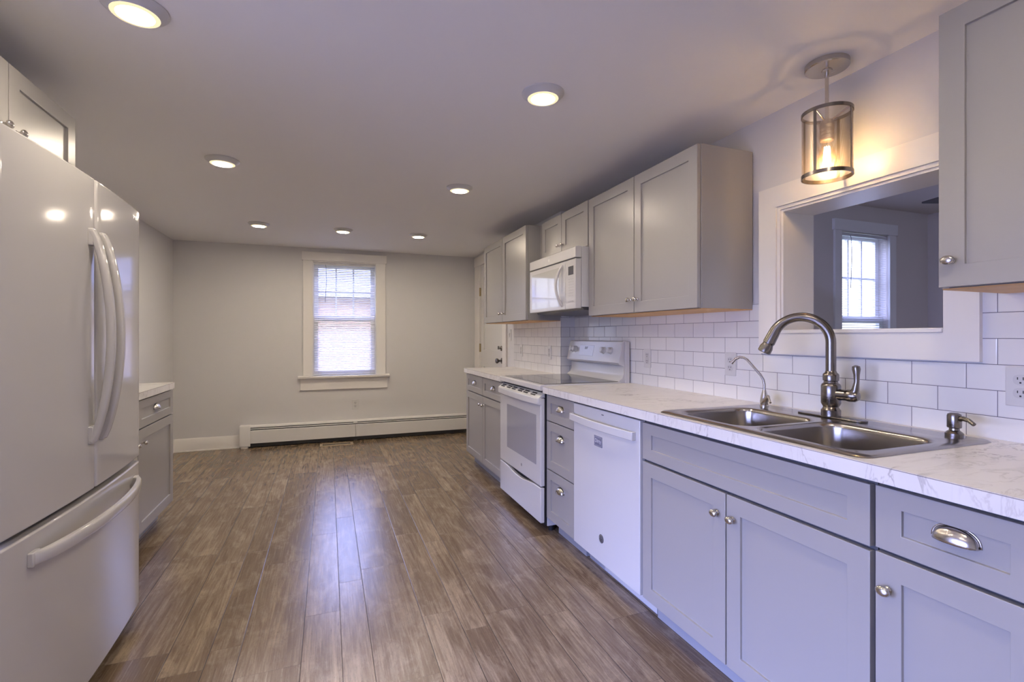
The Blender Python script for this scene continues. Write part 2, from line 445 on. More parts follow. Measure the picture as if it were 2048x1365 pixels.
def tag(o, label, cat, group=None):
    o['label'] = label; o['category'] = cat
    if group: o['group'] = group
    return o
def thing(name, label, cat, loc, group=None):
    o = bpy.data.objects.new(name, None); COL.objects.link(o)
    o.location = loc; o.empty_display_size = 0.05; o['_o'] = tuple(loc)
    return tag(o, label, cat, group)
def struct(name, mb, mat, parent=None, bevel=0.0, **kw):
    o = mb.build(name, mat, parent, bevel, **kw)
    if parent is None: o['kind'] = 'structure'
    return o
def copy_thing(root, delta, label):
    """copy a thing with its parts and sub-parts, moved by delta"""
    r = root.copy(); COL.objects.link(r)
    r.location = Vector(root.location) + Vector(delta); r['label'] = label
    def rec(src, dst):
        for ch in [c for c in src.children]:
            k = ch.copy(); COL.objects.link(k); k.parent = dst
            rec(ch, k)
    rec(root, r)
    return r
def text_mesh(s_, size, origin, xdir, ydir, name, mat, parent, depth=0.0004, align='CENTER'):
    cu = bpy.data.curves.new(name, 'FONT'); cu.body = s_; cu.size = size; cu.extrude = depth
    cu.align_x = align; cu.align_y = 'CENTER'; cu.resolution_u = 3
    t = bpy.data.objects.new(name + '_t', cu); COL.objects.link(t)
    bpy.context.view_layer.update()
    dg = bpy.context.evaluated_depsgraph_get()
    me = bpy.data.meshes.new_from_object(t.evaluated_get(dg))
    bpy.data.objects.remove(t)
    X = Vector(xdir); Y = Vector(ydir); Z = X.cross(Y)
    mt = Matrix(((X.x, Y.x, Z.x, origin[0]), (X.y, Y.y, Z.y, origin[1]), (X.z, Y.z, Z.z, origin[2]), (0, 0, 0, 1)))
    me.transform(mt)
    loc = Vector(parent.get('_o', (0, 0, 0)))
    me.transform(Matrix.Translation(-loc))
    me.materials.clear(); me.materials.append(mat)
    me.name = name
    o = bpy.data.objects.new(name, me); COL.objects.link(o); o.parent = parent; o['_o'] = tuple(loc)
    return o
def rrect(x0, x1, y0, y1, r, z, seg=6):
    pts = []
    for cx_, cy_, a0 in ((x1 - r, y1 - r, 0), (x0 + r, y1 - r, 90), (x0 + r, y0 + r, 180), (x1 - r, y0 + r, 270)):
        for i in range(seg + 1):
            a = math.radians(a0 + 90 * i / seg)
            pts.append((cx_ + r * math.cos(a), cy_ + r * math.sin(a), z))
    return pts

# ------------------------------------------------------------------ key dimensions
XW, XB, XL, YF, YB, ZC = 1.889, 1.763, -1.53, 6.06, -1.5, 2.238
YC = 3.563            # where the right wall steps in
OY0, OY1, OZ0, OZ1 = 0.99, 1.61, 1.235, 1.81     # pass-through opening
XN = 2.06             # back face of the right wall
NX, NY, NZ = 5.52, 3.06, 2.42                   # adjoining room

# ------------------------------------------------------------------ room shell
struct('floor', MB().box(XL - 0.12, XN - 0.02, YB - 0.12, YF + 0.12, -0.08, 0.0), M['floor'])
struct('ceiling', MB().box(XL - 0.12, XN - 0.02, YB - 0.12, YF + 0.12, ZC, ZC + 0.12), M['ceiling'])
BY0, BY1, BZ0, BZ1 = -0.60, 1.5, 0.06, 1.50       # wide low window in the left wall, beside the viewer
struct('wall_left', MB().box(XL - 0.12, XL, YB - 0.12, BY0, 0, ZC).box(XL - 0.12, XL, BY1, YF + 0.12, 0, ZC).box(XL - 0.12, XL, BY0, BY1, BZ1, ZC).box(XL - 0.12, XL, BY0, BY1, 0, BZ0), M['wall'])
WX0, WX1, WZ0, WZ1 = -0.172, 0.54, 0.768, 2.09    # far window opening
mb = MB()
mb.box(XL, WX0, YF, YF + 0.14, 0, ZC).box(WX1, XN - 0.02, YF, YF + 0.14, 0, ZC)
mb.box(WX0, WX1, YF, YF + 0.14, 0, WZ0).box(WX0, WX1, YF, YF + 0.14, WZ1, ZC)
struct('wall_far', mb, M['wall'])
mb = MB()
DY0, DY1, DZ = 4.935, 5.815, 2.09                 # door opening in the far right wall
mb.box(XW, XN, YB, OY0, 0, ZC).box(XW, XN, OY1, YC, 0, ZC).box(XW, XN, OY0, OY1, 0, OZ0).box(XW, XN, OY0, OY1, OZ1, ZC)
mb.box(XB, XN, YC, DY0, 0, ZC).box(XB, XN, DY1, YF, 0, ZC).box(XB, XN, DY0, DY1, DZ, ZC)
struct('wall_right', mb, M['wall'])
struct('wall_back', MB().box(XL, XW, YB - 0.12, YB, 0, ZC), M['wall'])
a_, b_ = XL - 0.10, XL - 0.04
w = struct('window_1', MB().box(a_, b_, BY0, BY0 + 0.05, BZ0, BZ1).box(a_, b_, BY1 - 0.05, BY1, BZ0, BZ1).box(a_, b_, 0.41, 0.49, BZ0, BZ1)
           .box(a_, b_, BY0 + 0.05, BY1 - 0.05, BZ1 - 0.05, BZ1).box(a_, b_, BY0 + 0.05, BY1 - 0.05, BZ0, BZ0 + 0.06), M['trim'])
struct('pane', MB().box(a_ + 0.025, a_ + 0.03, BY0 + 0.05, 0.41, BZ0 + 0.06, BZ1 - 0.05).box(a_ + 0.025, a_ + 0.03, 0.49, BY1 - 0.05, BZ0 + 0.06, BZ1 - 0.05), M['pane'], w)
struct('baseboard_left', MB().prism([(XL, 0), (XL + 0.016, 0), (XL + 0.016, 0.125), (XL + 0.008, 0.138), (XL, 0.138)], 1, 3.93, YF), M['trim'])
struct('baseboard_far', MB().prism([(YF, 0), (YF, 0.138), (YF - 0.008, 0.138), (YF - 0.016, 0.125), (YF - 0.016, 0.012), (YF - 0.026, 0.01), (YF - 0.026, 0)], 0, XL + 0.016, -0.905), M['trim'])
# tile backsplash, three planes
mb = MB()
mb.box(XW - 0.006, XW, YB + 0.2, 0.897, 0.9, 1.3745).box(XW - 0.006, XW, 1.717, YC, 0.9, 1.3745).box(XW - 0.006, XW, 0.897, 1.717, 0.9, 1.139)
struct('wall_right_tiles', mb, M['tile'])
struct('wall_return_tiles', MB().box(XB, XW - 0.006, YC - 0.006, YC, 0.9, 1.42), M['tile_x'])
struct('wall_step_tiles', MB().box(XB - 0.006, XB, YC - 0.006, 4.62, 0.9, 1.3745), M['tile'])

# ---- pass-through trim
t = MB()
cx0 = XW - 0.022
def casing(mb_, y0, y1, z0, z1, w_l, w_r, w_b, w_t):
    mb_.box(cx0, XW, y0 - w_r, y0, z0 - w_b, z1 + w_t)      # right side (nearer the camera)
    mb_.box(cx0, XW, y1, y1 + w_l, z0 - w_b, z1 + w_t)
    mb_.box(cx0, XW, y0, y1, z1, z1 + w_t)
    mb_.box(cx0, XW, y0, y1, z0 - w_b, z0)
casing(t, 0.99, 1.625, 1.252, 1.80, 0.092, 0.093, 0.107, 0.093)
tr = struct('trim_1', t, M['trim'])
t = MB()
# stepped inner bead and jamb lining through the wall
t.box(XW - 0.014, XN + 0.01, 1.610, 1.625, 1.252, 1.80).box(XW - 0.014, XN + 0.01, 0.975, 0.992, 1.252, 1.80)
t.box(XW - 0.014, XN + 0.01, 0.992, 1.610, 1.785, 1.80)
t.box(XW - 0.006, XN + 0.01, 1.600, 1.610, 1.252, 1.785).box(XW - 0.006, XN + 0.01, 0.992, 1.000, 1.252, 1.785).box(XW - 0.006, XN + 0.01, 1.0, 1.60, 1.775, 1.785)
struct('jamb', t, M['trim'], tr)
struct('sill', MB().box(XW - 0.028, XN + 0.01, 0.992, 1.610, 1.236, 1.252), M['trim'], tr, bevel=0.003)

# ---- far window with casing, stool, apron, sashes
w = struct('window_2', MB()
    .box(-0.270, WX0 + 0.004, YF - 0.02, YF, WZ0, 2.092).box(WX1 - 0.004, 0.645, YF - 0.02, YF, WZ0, 2.092)
    .box(-0.283, 0.658, YF - 0.026, YF, 2.092, 2.19), M['trim'], bevel=0.002)
struct('jamb', MB().box(WX0, WX0 + 0.012, YF - 0.004, YF + 0.14, WZ0, WZ1).box(WX1 - 0.012, WX1, YF - 0.004, YF + 0.14, WZ0, WZ1)
    .box(WX0 + 0.012, WX1 - 0.012, YF - 0.004, YF + 0.14, WZ1 - 0.012, WZ1 + 0.001), M['trim'], w)
struct('window_stool', MB().prism([(YF - 0.06, 0.742), (YF - 0.054, 0.736), (YF + 0.1, 0.736), (YF + 0.1, 0.768), (YF - 0.054, 0.768), (YF - 0.062, 0.76)], 0, -0.323, 0.688), M['trim'], w)
struct('apron', MB().box(-0.300, 0.667, YF - 0.02, YF, 0.604, 0.736), M['trim'], w, bevel=0.002)
def sash(mb_, x0, x1, y0, y1, z0, z1, fr, nx, nz):
    mb_.box(x0, x0 + fr, y0, y1, z0, z1).box(x1 - fr, x1, y0, y1, z0, z1).box(x0 + fr, x1 - fr, y0, y1, z0, z0 + fr).box(x0 + fr, x1 - fr, y0, y1, z1 - fr, z1)
    for i in range(1, nx):
        x = x0 + fr + (x1 - x0 - 2 * fr) * i / nx; mb_.box(x - 0.009, x + 0.009, y0 + 0.004, y1 - 0.004, z0 + fr, z1 - fr)
    for i in range(1, nz):
        z = z0 + fr + (z1 - z0 - 2 * fr) * i / nz; mb_.box(x0 + fr, x1 - fr, y0 + 0.007, y1 - 0.007, z - 0.009, z + 0.009)
    return mb_
struct('upper_sash', sash(MB(), WX0 + 0.012, WX1 - 0.012, YF + 0.085, YF + 0.12, 1.41, WZ1 - 0.012, 0.05, 3, 2), M['trim'], w)
struct('lower_sash', sash(MB(), WX0 + 0.012, WX1 - 0.012, YF + 0.048, YF + 0.083, WZ0, 1.45, 0.05, 1, 1), M['trim'], w)
struct('pane', MB().box(WX0 + 0.06, WX1 - 0.06, YF + 0.10, YF + 0.103, 1.45, WZ1 - 0.06).box(WX0 + 0.06, WX1 - 0.06, YF + 0.064, YF + 0.067, WZ0 + 0.05, 1.41), M['pane'], w)

def blind(name, label, x0, x1, y, z0, z1, wand_x, wand_len, tilt=22, pitch=0.0205):
    r = thing(name, label, 'blind', ((x0 + x1) / 2, y, z1))
    MB().box(x0, x1, y - 0.014, y + 0.014, z1 - 0.026, z1).build('headrail', M['whiteplastic'], r, bevel=0.002)
    mb = MB(); hw = 0.0125; ca, sa = math.cos(math.radians(tilt)), math.sin(math.radians(tilt))
    n = int((z1 - 0.045 - z0 - 0.02) / pitch)
    for i in range(n):
        z = z1 - 0.04 - pitch * i
        pr = []
        for k in (-1, -0.33, 0.33, 1):
            c = 0.0014 * (1 - k * k)
            pr.append((y + hw * k * ca - c * sa, z + hw * k * sa + c * ca))
        poly = pr + [(p[0], p[1] - 0.0004) for p in pr[::-1]]
        mb.prism(poly, 0, x0 + 0.004, x1 - 0.004)
    mb.build('slats', M['slat'], r, weld=False)
    MB().box(x0 + 0.002, x1 - 0.002, y - 0.012, y + 0.012, z0 + 0.001, z0 + 0.014).build('bottom_rail', M['whiteplastic'], r, bevel=0.002)
    cw = x0 + 0.05
    for xx in (x0 + 0.05, x1 - 0.05):
        MB().tube([(xx, y - 0.0135, z1 - 0.026), (xx, y - 0.0135, z0 + 0.012)], 0.0006, 5).build('ladder_cord', M['lightgrey'], r)
    MB().tube([(wand_x, y - 0.018, z1 - 0.02), (wand_x + 0.004, y - 0.024, z1 - 0.05), (wand_x + 0.01, y - 0.026, z1 - 0.2), (wand_x - 0.005, y - 0.026, z1 - wand_len)], 0.0028, 8).build('tilt_wand', M['greyplastic'], r)
    return r
blind('window_blind', 'white slatted mini blind lowered over the window on the far wall', WX0 + 0.016, WX1 - 0.016, YF + 0.022, WZ0 + 0.002, WZ1 - 0.016, -0.03, 0.46, tilt=30)

# ---- door in the far right wall
d = struct('door_1', MB()
    .box(XB + 0.004, XB + 0.05, DY0 + 0.012, DY0 + 0.13, 0.005, DZ - 0.012).box(XB + 0.004, XB + 0.05, DY1 - 0.13, DY1 - 0.012, 0.005, DZ - 0.012)
    .box(XB + 0.004, XB + 0.05, DY0 + 0.13, DY1 - 0.13, DZ - 0.15, DZ - 0.012).box(XB + 0.004, XB + 0.05, DY0 + 0.13, DY1 - 0.13, 0.86, 1.06)
    .box(XB + 0.004, XB + 0.05, DY0 + 0.13, DY1 - 0.13, 0.005, 0.22)
    .box(XB + 0.018, XB + 0.045, DY0 + 0.12, DY1 - 0.12, 0.2, DZ - 0.14), M['door'], bevel=0.002)
struct('door_jamb', MB().box(XB + 0.001, XN, DY0 - 0.001, DY0 + 0.0115, 0, DZ + 0.001).box(XB + 0.001, XN, DY1 - 0.0115, DY1 + 0.001, 0, DZ + 0.001).box(XB + 0.001, XN, DY0 + 0.0115, DY1 - 0.0115, DZ - 0.0115, DZ + 0.001).box(XB + 0.052, XN, DY0 + 0.0115, DY1 - 0.0115, 0, 0.03), M['trim'], d)
struct('door_casing', MB().box(XB - 0.02, XB, DY1 - 0.006, 5.985, 0, DZ + 0.004).box(XB - 0.02, XB, 4.825, DY0 + 0.006, 0, DZ + 0.004)
    .box(XB - 0.024, XB, 4.812, 6.0, DZ + 0.004, DZ + 0.115), M['trim'], d, bevel=0.002)
for z in (1.77, 1.08, 0.28):
    MB().box(XB - 0.004, XB + 0.012, DY1 - 0.028, DY1 + 0.004, z - 0.05, z + 0.05).tube([(XB - 0.006, DY1 - 0.008, z - 0.052), (XB - 0.006, DY1 - 0.008, z + 0.052)], 0.006, 10).build('hinge', M['brass'], d)
MB().lathe([(0.032, 0), (0.032, 0.006), (0.012, 0.01), (0.011, 0.035), (0.022, 0.042), (0.029, 0.055), (0.026, 0.068), (0.012, 0.074)], (XB + 0.004, DY0 + 0.075, 0.955), (-1, 0, 0), 24).build('door_knob', M['faucet'], d)
MB().lathe([(0.028, 0), (0.028, 0.012), (0.022, 0.018), (0.006, 0.018), (0.006, 0.04)], (XB + 0.004, DY0 + 0.07, 1.09), (-1, 0, 0), 20).box(XB - 0.045, XB - 0.03, DY0 + 0.062, DY0 + 0.078, 1.08, 1.115).build('deadbolt', M['faucet'], d)

# ---- adjoining room seen through the opening
struct('floor_adjoining', MB().box(XN, NX + 0.1, -1.0, NY + 0.1, -0.08, 0), M['beyondfloor'])
struct('ceiling_adjoining', MB().box(XN, NX + 0.1, -1.0, NY + 0.12, NZ, NZ + 0.1), M['wall2'])
N0, N1, NZ0, NZ1 = 4.285, 4.935, 0.55, 2.17
struct('wall_adjoining_far', MB().box(XN, N0, NY, NY + 0.13, 0, NZ).box(N1, NX + 0.1, NY, NY + 0.13, 0, NZ).box(N0, N1, NY, NY + 0.13, 0, NZ0).box(N0, N1, NY, NY + 0.13, NZ1, NZ), M['wall2'])
struct('wall_adjoining_right', MB().box(NX, NX + 0.1, -1.0, NY, 0, NZ), M['wall2'])
struct('wall_adjoining_near', MB().box(XN, 3.6, -1.1, -1.0, 0, NZ).box(4.4, NX + 0.1, -1.1, -1.0, 0, NZ).box(3.6, 4.4, -1.1, -1.0, 0, 0.5).box(3.6, 4.4, -1.1, -1.0, 2.1, NZ), M['wall2'])
struct('added_window_4', MB().box(3.6, 3.65, -1.09, -1.03, 0.5, 2.1).box(4.35, 4.4, -1.09, -1.03, 0.5, 2.1).box(3.97, 4.03, -1.09, -1.03, 0.55, 2.05).box(3.65, 4.35, -1.09, -1.03, 0.5, 0.55).box(3.65, 4.35, -1.09, -1.03, 2.05, 2.1), M['trim'])  # added out of view to let more daylight into the adjoining room
w = struct('window_3', MB().box(N0 - 0.085, N0 + 0.004, NY - 0.02, NY, NZ0, NZ1).box(N1 - 0.004, N1 + 0.085, NY - 0.02, NY, NZ0, NZ1).box(N0 - 0.1, N1 + 0.1, NY - 0.026, NY, NZ1, NZ1 + 0.1)
    .box(N0 - 0.12, N1 + 0.12, NY - 0.06, NY + 0.1, NZ0 - 0.03, NZ0), M['trim'], bevel=0.002)
struct('upper_sash', sash(MB(), N0, N1, NY + 0.085, NY + 0.12, 1.36, NZ1, 0.05, 3, 2), M['trim'], w)
struct('lower_sash', sash(MB(), N0, N1, NY + 0.048, NY + 0.083, NZ0, 1.40, 0.05, 1, 1), M['trim'], w)
struct('pane', MB().box(N0 + 0.04, N1 - 0.04, NY + 0.10, NY + 0.103, 1.4, NZ1 - 0.04).box(N0 + 0.04, N1 - 0.04, NY + 0.064, NY + 0.067, NZ0 + 0.05, 1.36), M['pane'], w)
blind('window_blind', 'white slatted mini blind on the window seen through the wall opening', N0 + 0.01, N1 - 0.01, NY + 0.022, NZ0 + 0.002, NZ1 - 0.01, N0 + 0.14, 0.5, tilt=14, pitch=0.0215)
f = thing('ceiling_fan', 'dark ceiling fan blade glimpsed through the wall opening beside the right wall cabinet', 'ceiling fan', (4.62, 1.70, NZ))
MB().lathe([(0.07, 0), (0.07, -0.03), (0.02, -0.04), (0.015, -0.1), (0.10, -0.11), (0.115, -0.15), (0.11, -0.2), (0.05, -0.24)], (4.62, 1.70, NZ), (0, 0, 1), 28).build('motor_housing', M['fan'], f)
for k in range(5):
    a = math.radians(115 + 72 * k); ca, sa = math.cos(a), math.sin(a)
    pts = []
    for r_, hw_ in ((0.13, 0.02), (0.2, 0.05), (0.5, 0.062), (0.68, 0.055), (0.79, 0.006)):
        pts.append((r_, hw_))
    ring = [(r_, h_) for r_, h_ in pts] + [(r_, -h_) for r_, h_ in pts[::-1]]
    def P(r_, h_, dz): return (4.62 + r_ * ca - h_ * sa, 1.70 + r_ * sa + h_ * ca, NZ - 0.17 + h_ * 0.22 + dz)
    mb = MB(); mb.loft([[P(a_, b_, 0) for a_, b_ in ring], [P(a_, b_, 0.008) for a_, b_ in ring]])
    mb.build('blade', M['fan'], f)

# ---- outdoors
struct('ground', MB().box(-30, -1.7, -30, 5.8, -0.6, -0.4), M['ground'])
struct('ground_lawn', MB().box(-30, 30, 5.8, 40, -0.6, -0.4).box(-1.7, 30, -30, 5.8, -0.6, -0.4), M['lawn'])
h = thing('neighbour_house', 'tan brick house outdoors behind the far window blind', 'house', (0.9, 13.5, -0.4))
MB().box(-2.2, 5.0, 12.5, 18, -0.4, 2.15).build('wall', M['siding'], h)
MB().prism([(12.1, 2.15), (18.4, 2.15), (15.2, 4.6)], 0, -2.5, 5.3).build('roof', M['roof'], h)

# ------------------------------------------------------------------ hardware
def knob(y, z, xf, dr, parent):
    """oval knob; dr=-1 faces -X"""
    mb = MB()
    mb.lathe([(0.0075, 0), (0.0075, 0.002), (0.0048, 0.005), (0.0045, 0.014), (0.006, 0.017)], (xf, y, z), (dr, 0, 0), 16)
    mb.ellipsoid((xf + dr * 0.022, y, z), (0.0085, 0.0165, 0.0125), 20, 12)
    return mb.build('knob', M['nickel'], parent, weld=False)
def cup_pull(y, z, xf, dr, parent):
    mb = MB(); W, Hh, D = 0.042, 0.034, 0.025
    na, nb = 22, 9
    rings = []
    for i in range(na + 1):
        a = PI * i / na
        rho = max(math.sin(a), 0.02) ** 0.75
        rings.append([(xf + dr * (0.001 + D * rho * math.sin(PI / 2 * j / nb)), y + W * math.cos(a), z - 0.012 + Hh * rho * math.cos(PI / 2 * j / nb)) for j in range(nb + 1)])
    mb.loft(rings, False, False)
    # thin back flange following the arch
    fl = []
    for i in range(na + 1):
        a = PI * i / na; rho = max(math.sin(a), 0.02) ** 0.75
        c, s_ = math.cos(a), rho
        fl.append([(xf + dr * 0.0005, y + W * c, z - 0.012 + Hh * s_), (xf + dr * 0.0012, y + (W + 0.004) * c, z - 0.012 + (Hh + 0.004) * s_)])
    mb.loft(fl, False, False)
    o = mb.build('cup_pull', M['nickel'], parent, sharp=60)
    so = o.modifiers.new('thickness', 'SOLIDIFY'); so.thickness = 0.0014; so.offset = -1
    return o
def shaker(name, y0, y1, z0, z1, xf, dr, parent, fw=0.058, mat=None):
    """shaker front: frame with a flat recessed panel, front face at xf"""
    xb = xf - dr * 0.02; xp = xf - dr * 0.009
    g = min(fw, (z1 - z0) * 0.3)
    def rc(x, a, b): return [(x, y0 + a, z0 + b), (x, y1 - a, z0 + b), (x, y1 - a, z1 - b), (x, y0 + a, z1 - b)]
    mb = MB(); mb.loft([rc(xb, 0, 0), rc(xf, 0, 0), rc(xf, fw, g), rc(xp, fw, g)])
    return mb.build(name, mat or M['cab'], parent, bevel=0.0012)
def carcass(parent, x0, x1, y0, y1, z0, z1, front, under=None, mat=None):
    """open box of panels; front: x of the face-frame side"""
    th = 0.016; m_ = mat or M['cab']
    back = x1 if abs(front - x0) < abs(front - x1) else x0
    s_ = 1 if back > front else -1
    base = z0 < 0.2
    f2 = front + s_ * (0.012 if base else 0.0)
    mb = MB()
    mb.box(f2, back, y0, y0 + th, z0, z1).box(f2, back, y1 - th, y1, z0, z1)
    mb.box(back, back - s_ * 0.008, y0 + th, y1 - th, z0, z1)
    o = mb.build('cabinet_box', m_, parent, weld=False)
    e_ = 0 if base else th
    fd = 0.012 if base else 0.016
    mb = MB()
    fx0 = front if base else front + s_ * 0.001
    mb.box(fx0, front + s_ * fd, y0 + e_, y0 + th + 0.03, z0, z1).box(fx0, front + s_ * fd, y1 - th - 0.03, y1 - e_, z0, z1)
    mb.box(fx0, front + s_ * fd, y0 + th + 0.03, y1 - th - 0.03, z1 - 0.035, z1).box(fx0, front + s_ * fd, y0 + th + 0.03, y1 - th - 0.03, z0, z0 + 0.03)
    if base: mb.box(fx0, front + s_ * fd, y0 + th + 0.03, y1 - th - 0.03, 0.68, 0.715)
    mb.build('face_frame', M['gapshade'], parent, weld=False)  # frame painted dark so the gaps round doors look shaded
    if under is not None:
        MB().box(front + s_ * 0.001, back, y0 + 0.001, y1 - 0.001, z0 - 0.004, z0 - 0.0002).build('underside', under, parent)
    MB().box(front + s_ * 0.018, back - s_ * 0.008, y0 + th, y1 - th, z0, z0 + th).build('bottom_panel', under or m_, parent)
    return o
def toe(parent, x0, x1, y0, y1):
    return MB().box(x0, x1, y0, y1, 0.0, 0.10).build('toe_kick', M['toe'], parent)

FX, CX = 1.262, 1.283        # base door face, carcass front
CB = 1.88                    # carcass back
# -- far base cabinet beyond the range (shallower, against the stepped wall)
c = thing('base_cabinet', 'grey base cabinet at the far end of the right run, beyond the range', 'cabinet', (1.5, 4.1, 0))
carcass(c, CX, XB - 0.008, 3.532, 4.625, 0.10, 0.872, CX)
toe(c, CX + 0.06, XB - 0.05, 3.54, 4.615)
for (a, b) in ((4.095, 4.622), (3.54, 4.089)):
    dr = shaker('drawer', a, b, 0.706, 0.862, FX, -1, c); cup_pull((a + b) / 2, 0.79, FX + 0.009, -1, dr)
    do = shaker('door', a, b, 0.106, 0.696, FX, -1, c); knob(a + 0.035 if a > 4 else b - 0.035, 0.622, FX, -1, do)
# -- three-drawer base
c = thing('drawer_cabinet', 'narrow grey three-drawer base cabinet between the range and the dishwasher', 'cabinet', (1.5, 2.57, 0))
carcass(c, CX, CB, 2.388, 2.752, 0.10, 0.872, CX)
toe(c, CX + 0.06, CB - 0.05, 2.395, 2.745)
for z0, z1 in ((0.708, 0.862), (0.412, 0.702), (0.106, 0.406)):
    dr = shaker('drawer', 2.392, 2.748, z0, z1, FX, -1, c, fw=0.055); cup_pull(2.57, (z0 + z1) / 2 + (0.008 if z1 > 0.8 else 0.06), FX + 0.009, -1, dr)
# -- sink base
c = thing('sink_cabinet', 'wide grey base cabinet under the sink, right of the dishwasher', 'cabinet', (1.5, 1.29, 0))
carcass(c, CX, CB, 0.819, 1.768, 0.10, 0.872, CX)
toe(c, CX + 0.06, CB - 0.05, 0.82, 1.768)
shaker('false_drawer_front', 0.825, 1.765, 0.70, 0.855, FX, -1, c)
for a, b, ky in ((1.299, 1.765, 1.333), (0.825, 1.293, 1.262)):
    do = shaker('door', a, b, 0.106, 0.689, FX, -1, c); knob(ky, 0.614, FX, -1, do)
# -- nearest right base cabinet
c = thing('base_cabinet', 'grey base cabinet nearest the viewer, at the right edge, below the counter', 'cabinet', (1.5, 0.5, 0))
carcass(c, CX, CB, 0.20, 0.8155, 0.10, 0.872, CX)
toe(c, CX + 0.06, CB - 0.05, 0.2, 0.815)
dr = shaker('drawer', 0.50, 0.812, 0.706, 0.858, FX, -1, c); cup_pull(0.651, 0.79, FX + 0.009, -1, dr)
dr = shaker('drawer', 0.204, 0.494, 0.706, 0.858, FX, -1, c); cup_pull(0.35, 0.79, FX + 0.009, -1, dr)
do = shaker('door', 0.50, 0.812, 0.106, 0.696, FX, -1, c); knob(0.782, 0.614, FX, -1, do)
do = shaker('door', 0.204, 0.494, 0.106, 0.696, FX, -1, c); knob(0.234, 0.614, FX, -1, do)

# -- worktops
HX0, HX1, HY0, HY1 = 1.295, 1.795, 0.868, 1.642
mb = MB()
mb.box(1.236, HX0, 0.195, 2.752, 0.873, 0.914).box(HX1, 1.8825, 0.195, 2.752, 0.873, 0.914).box(HX0, HX1, 0.195, HY0, 0.873, 0.914).box(HX0, HX1, HY1, 2.752, 0.873, 0.914)
tag(mb.build('countertop', M['marble']), 'long white marble-look countertop running under the faucet on the right', 'countertop')
tag(MB().box(1.236, XB - 0.0065, 3.532, 4.612, 0.873, 0.914).build('countertop', M['marble']), 'short white marble-look countertop beyond the range', 'countertop')

# -- upper cabinets
UX = 1.56
def upper(label, xf, xback, y0, y1, z0, z1, doors, loc, deep=True):
    c = thing('wall_cabinet', label, 'cabinet', loc)
    carcass(c, xf + 0.021, xback, y0, y1, z0, z1, xf + 0.021, under=M['ply'])
    MB().box(xf + 0.04, xback - 0.009, y0 + 0.017, y1 - 0.017, z1 - 0.016, z1).build('top_panel', M['cab'], c)
    for a, b, ky, kz in doors:
        do = shaker('door', a, b, z0 + 0.002, z1 - 0.002, xf, -1, c)
        if kz: knob(ky, kz, xf, -1, do)
    return c
upper('wide grey wall cabinet with two doors between the microwave and the wall opening', UX, CB + 0.002, 1.767, 2.758, 1.352, 2.098,
      [(2.263, 2.755, 2.293, 1.424), (1.772, 2.257, 2.228, 1.424)], (1.72, 2.26, 1.35))
upper('short grey wall cabinet directly above the microwave', UX, CB, 2.762, 3.557, 1.806, 2.102,
      [(3.150, 3.49, 3.178, 1.874), (2.768, 3.144, 3.116, 1.874)], (1.72, 3.16, 1.81))
upper('grey wall cabinet with two doors at the far end, left of the microwave', 1.455, XB - 0.006, 3.561, 4.665, 1.350, 2.102,
      [(4.118, 4.662, 4.155, 1.424), (3.565, 4.112, 4.07, 1.424)], (1.6, 4.11, 1.35))
upper('grey wall cabinet nearest the viewer, at the upper right corner', UX, CB, 0.08, 0.842, 1.355, 2.102,
      [(0.463, 0.839, 0.808, 1.427), (0.083, 0.459, 0.115, 1.427)], (1.72, 0.46, 1.355))

# -- left side cabinets
LF = -0.985
c = thing('base_cabinet', 'grey base cabinet on the left, just past the refrigerator', 'cabinet', (-1.25, 3.2, 0))
carcass(c, XL + 0.004, LF - 0.021, 2.60, 3.908, 0.10, 0.872, LF - 0.021)
toe(c, XL + 0.05, LF - 0.085, 2.605, 3.90)
for a, b, ky in ((3.257, 3.905, 3.31), (2.603, 3.251, 3.205)):
    dr = shaker('drawer', a, b, 0.706, 0.862, LF, 1, c); cup_pull((a + b) / 2, 0.79, LF - 0.009, 1, dr)
    do = shaker('door', a, b, 0.113, 0.698, LF, 1, c); knob(ky, 0.622, LF, 1, do)
tag(MB().box(XL + 0.002, -0.968, 2.59, 3.872, 0.873, 0.914).build('countertop', M['marble']), 'white marble-look countertop on the left, past the refrigerator', 'countertop')
c = thing('wall_cabinet', 'grey wall cabinet above the white refrigerator', 'cabinet', (-1.25, 2.05, 1.8))
carcass(c, XL + 0.004, -0.991, 1.56, 2.505, 1.815, 2.115, -0.991)
MB().box(XL + 0.02, -1.01, 1.617, 2.488, 2.099, 2.115).build('top_panel', M['cab'], c)
for a, b, ky in ((2.060, 2.502, 2.096), (1.563, 2.054, 2.018)):
    do = shaker('door', a, b, 1.818, 2.112, -0.97, 1, c); knob(ky, 1.90, -0.97, 1, do)

# ------------------------------------------------------------------ refrigerator
R = thing('refrigerator', 'large glossy white french-door refrigerator with freezer drawer on the left', 'refrigerator', (-1.15, 2.09, 0))
FY0, FYC, FY1 = 1.585, 2.086, 2.580
MB().box(XL + 0.03, -0.875, FY0 + 0.008, FY1 - 0.008, 0.035, 1.748).build('cabinet_shell', M['fridge'], R, bevel=0.006)
MB().box(-0.90, -0.84, FY0 + 0.03, FY1 - 0.03, 0.015, 0.075).build('base_grille', M['greyplastic'], R)
MB().box(-0.878, -0.862, FY0 + 0.015, FY1 - 0.015, 0.66, 0.72).build('door_gasket', M['gasket'], R)
for (x, y) in ((-0.92, 1.70), (-0.92, 2.48), (-1.4, 1.70), (-1.4, 2.48)):
    MB().lathe([(0.02, 0), (0.02, 0.036)], (x, y, 0), (0, 0, 1), 14).build('foot', M['black'], R)
def fx(y):
    t_ = (y - 2.085) / 0.5
    return -0.752 - 0.022 * t_ * t_
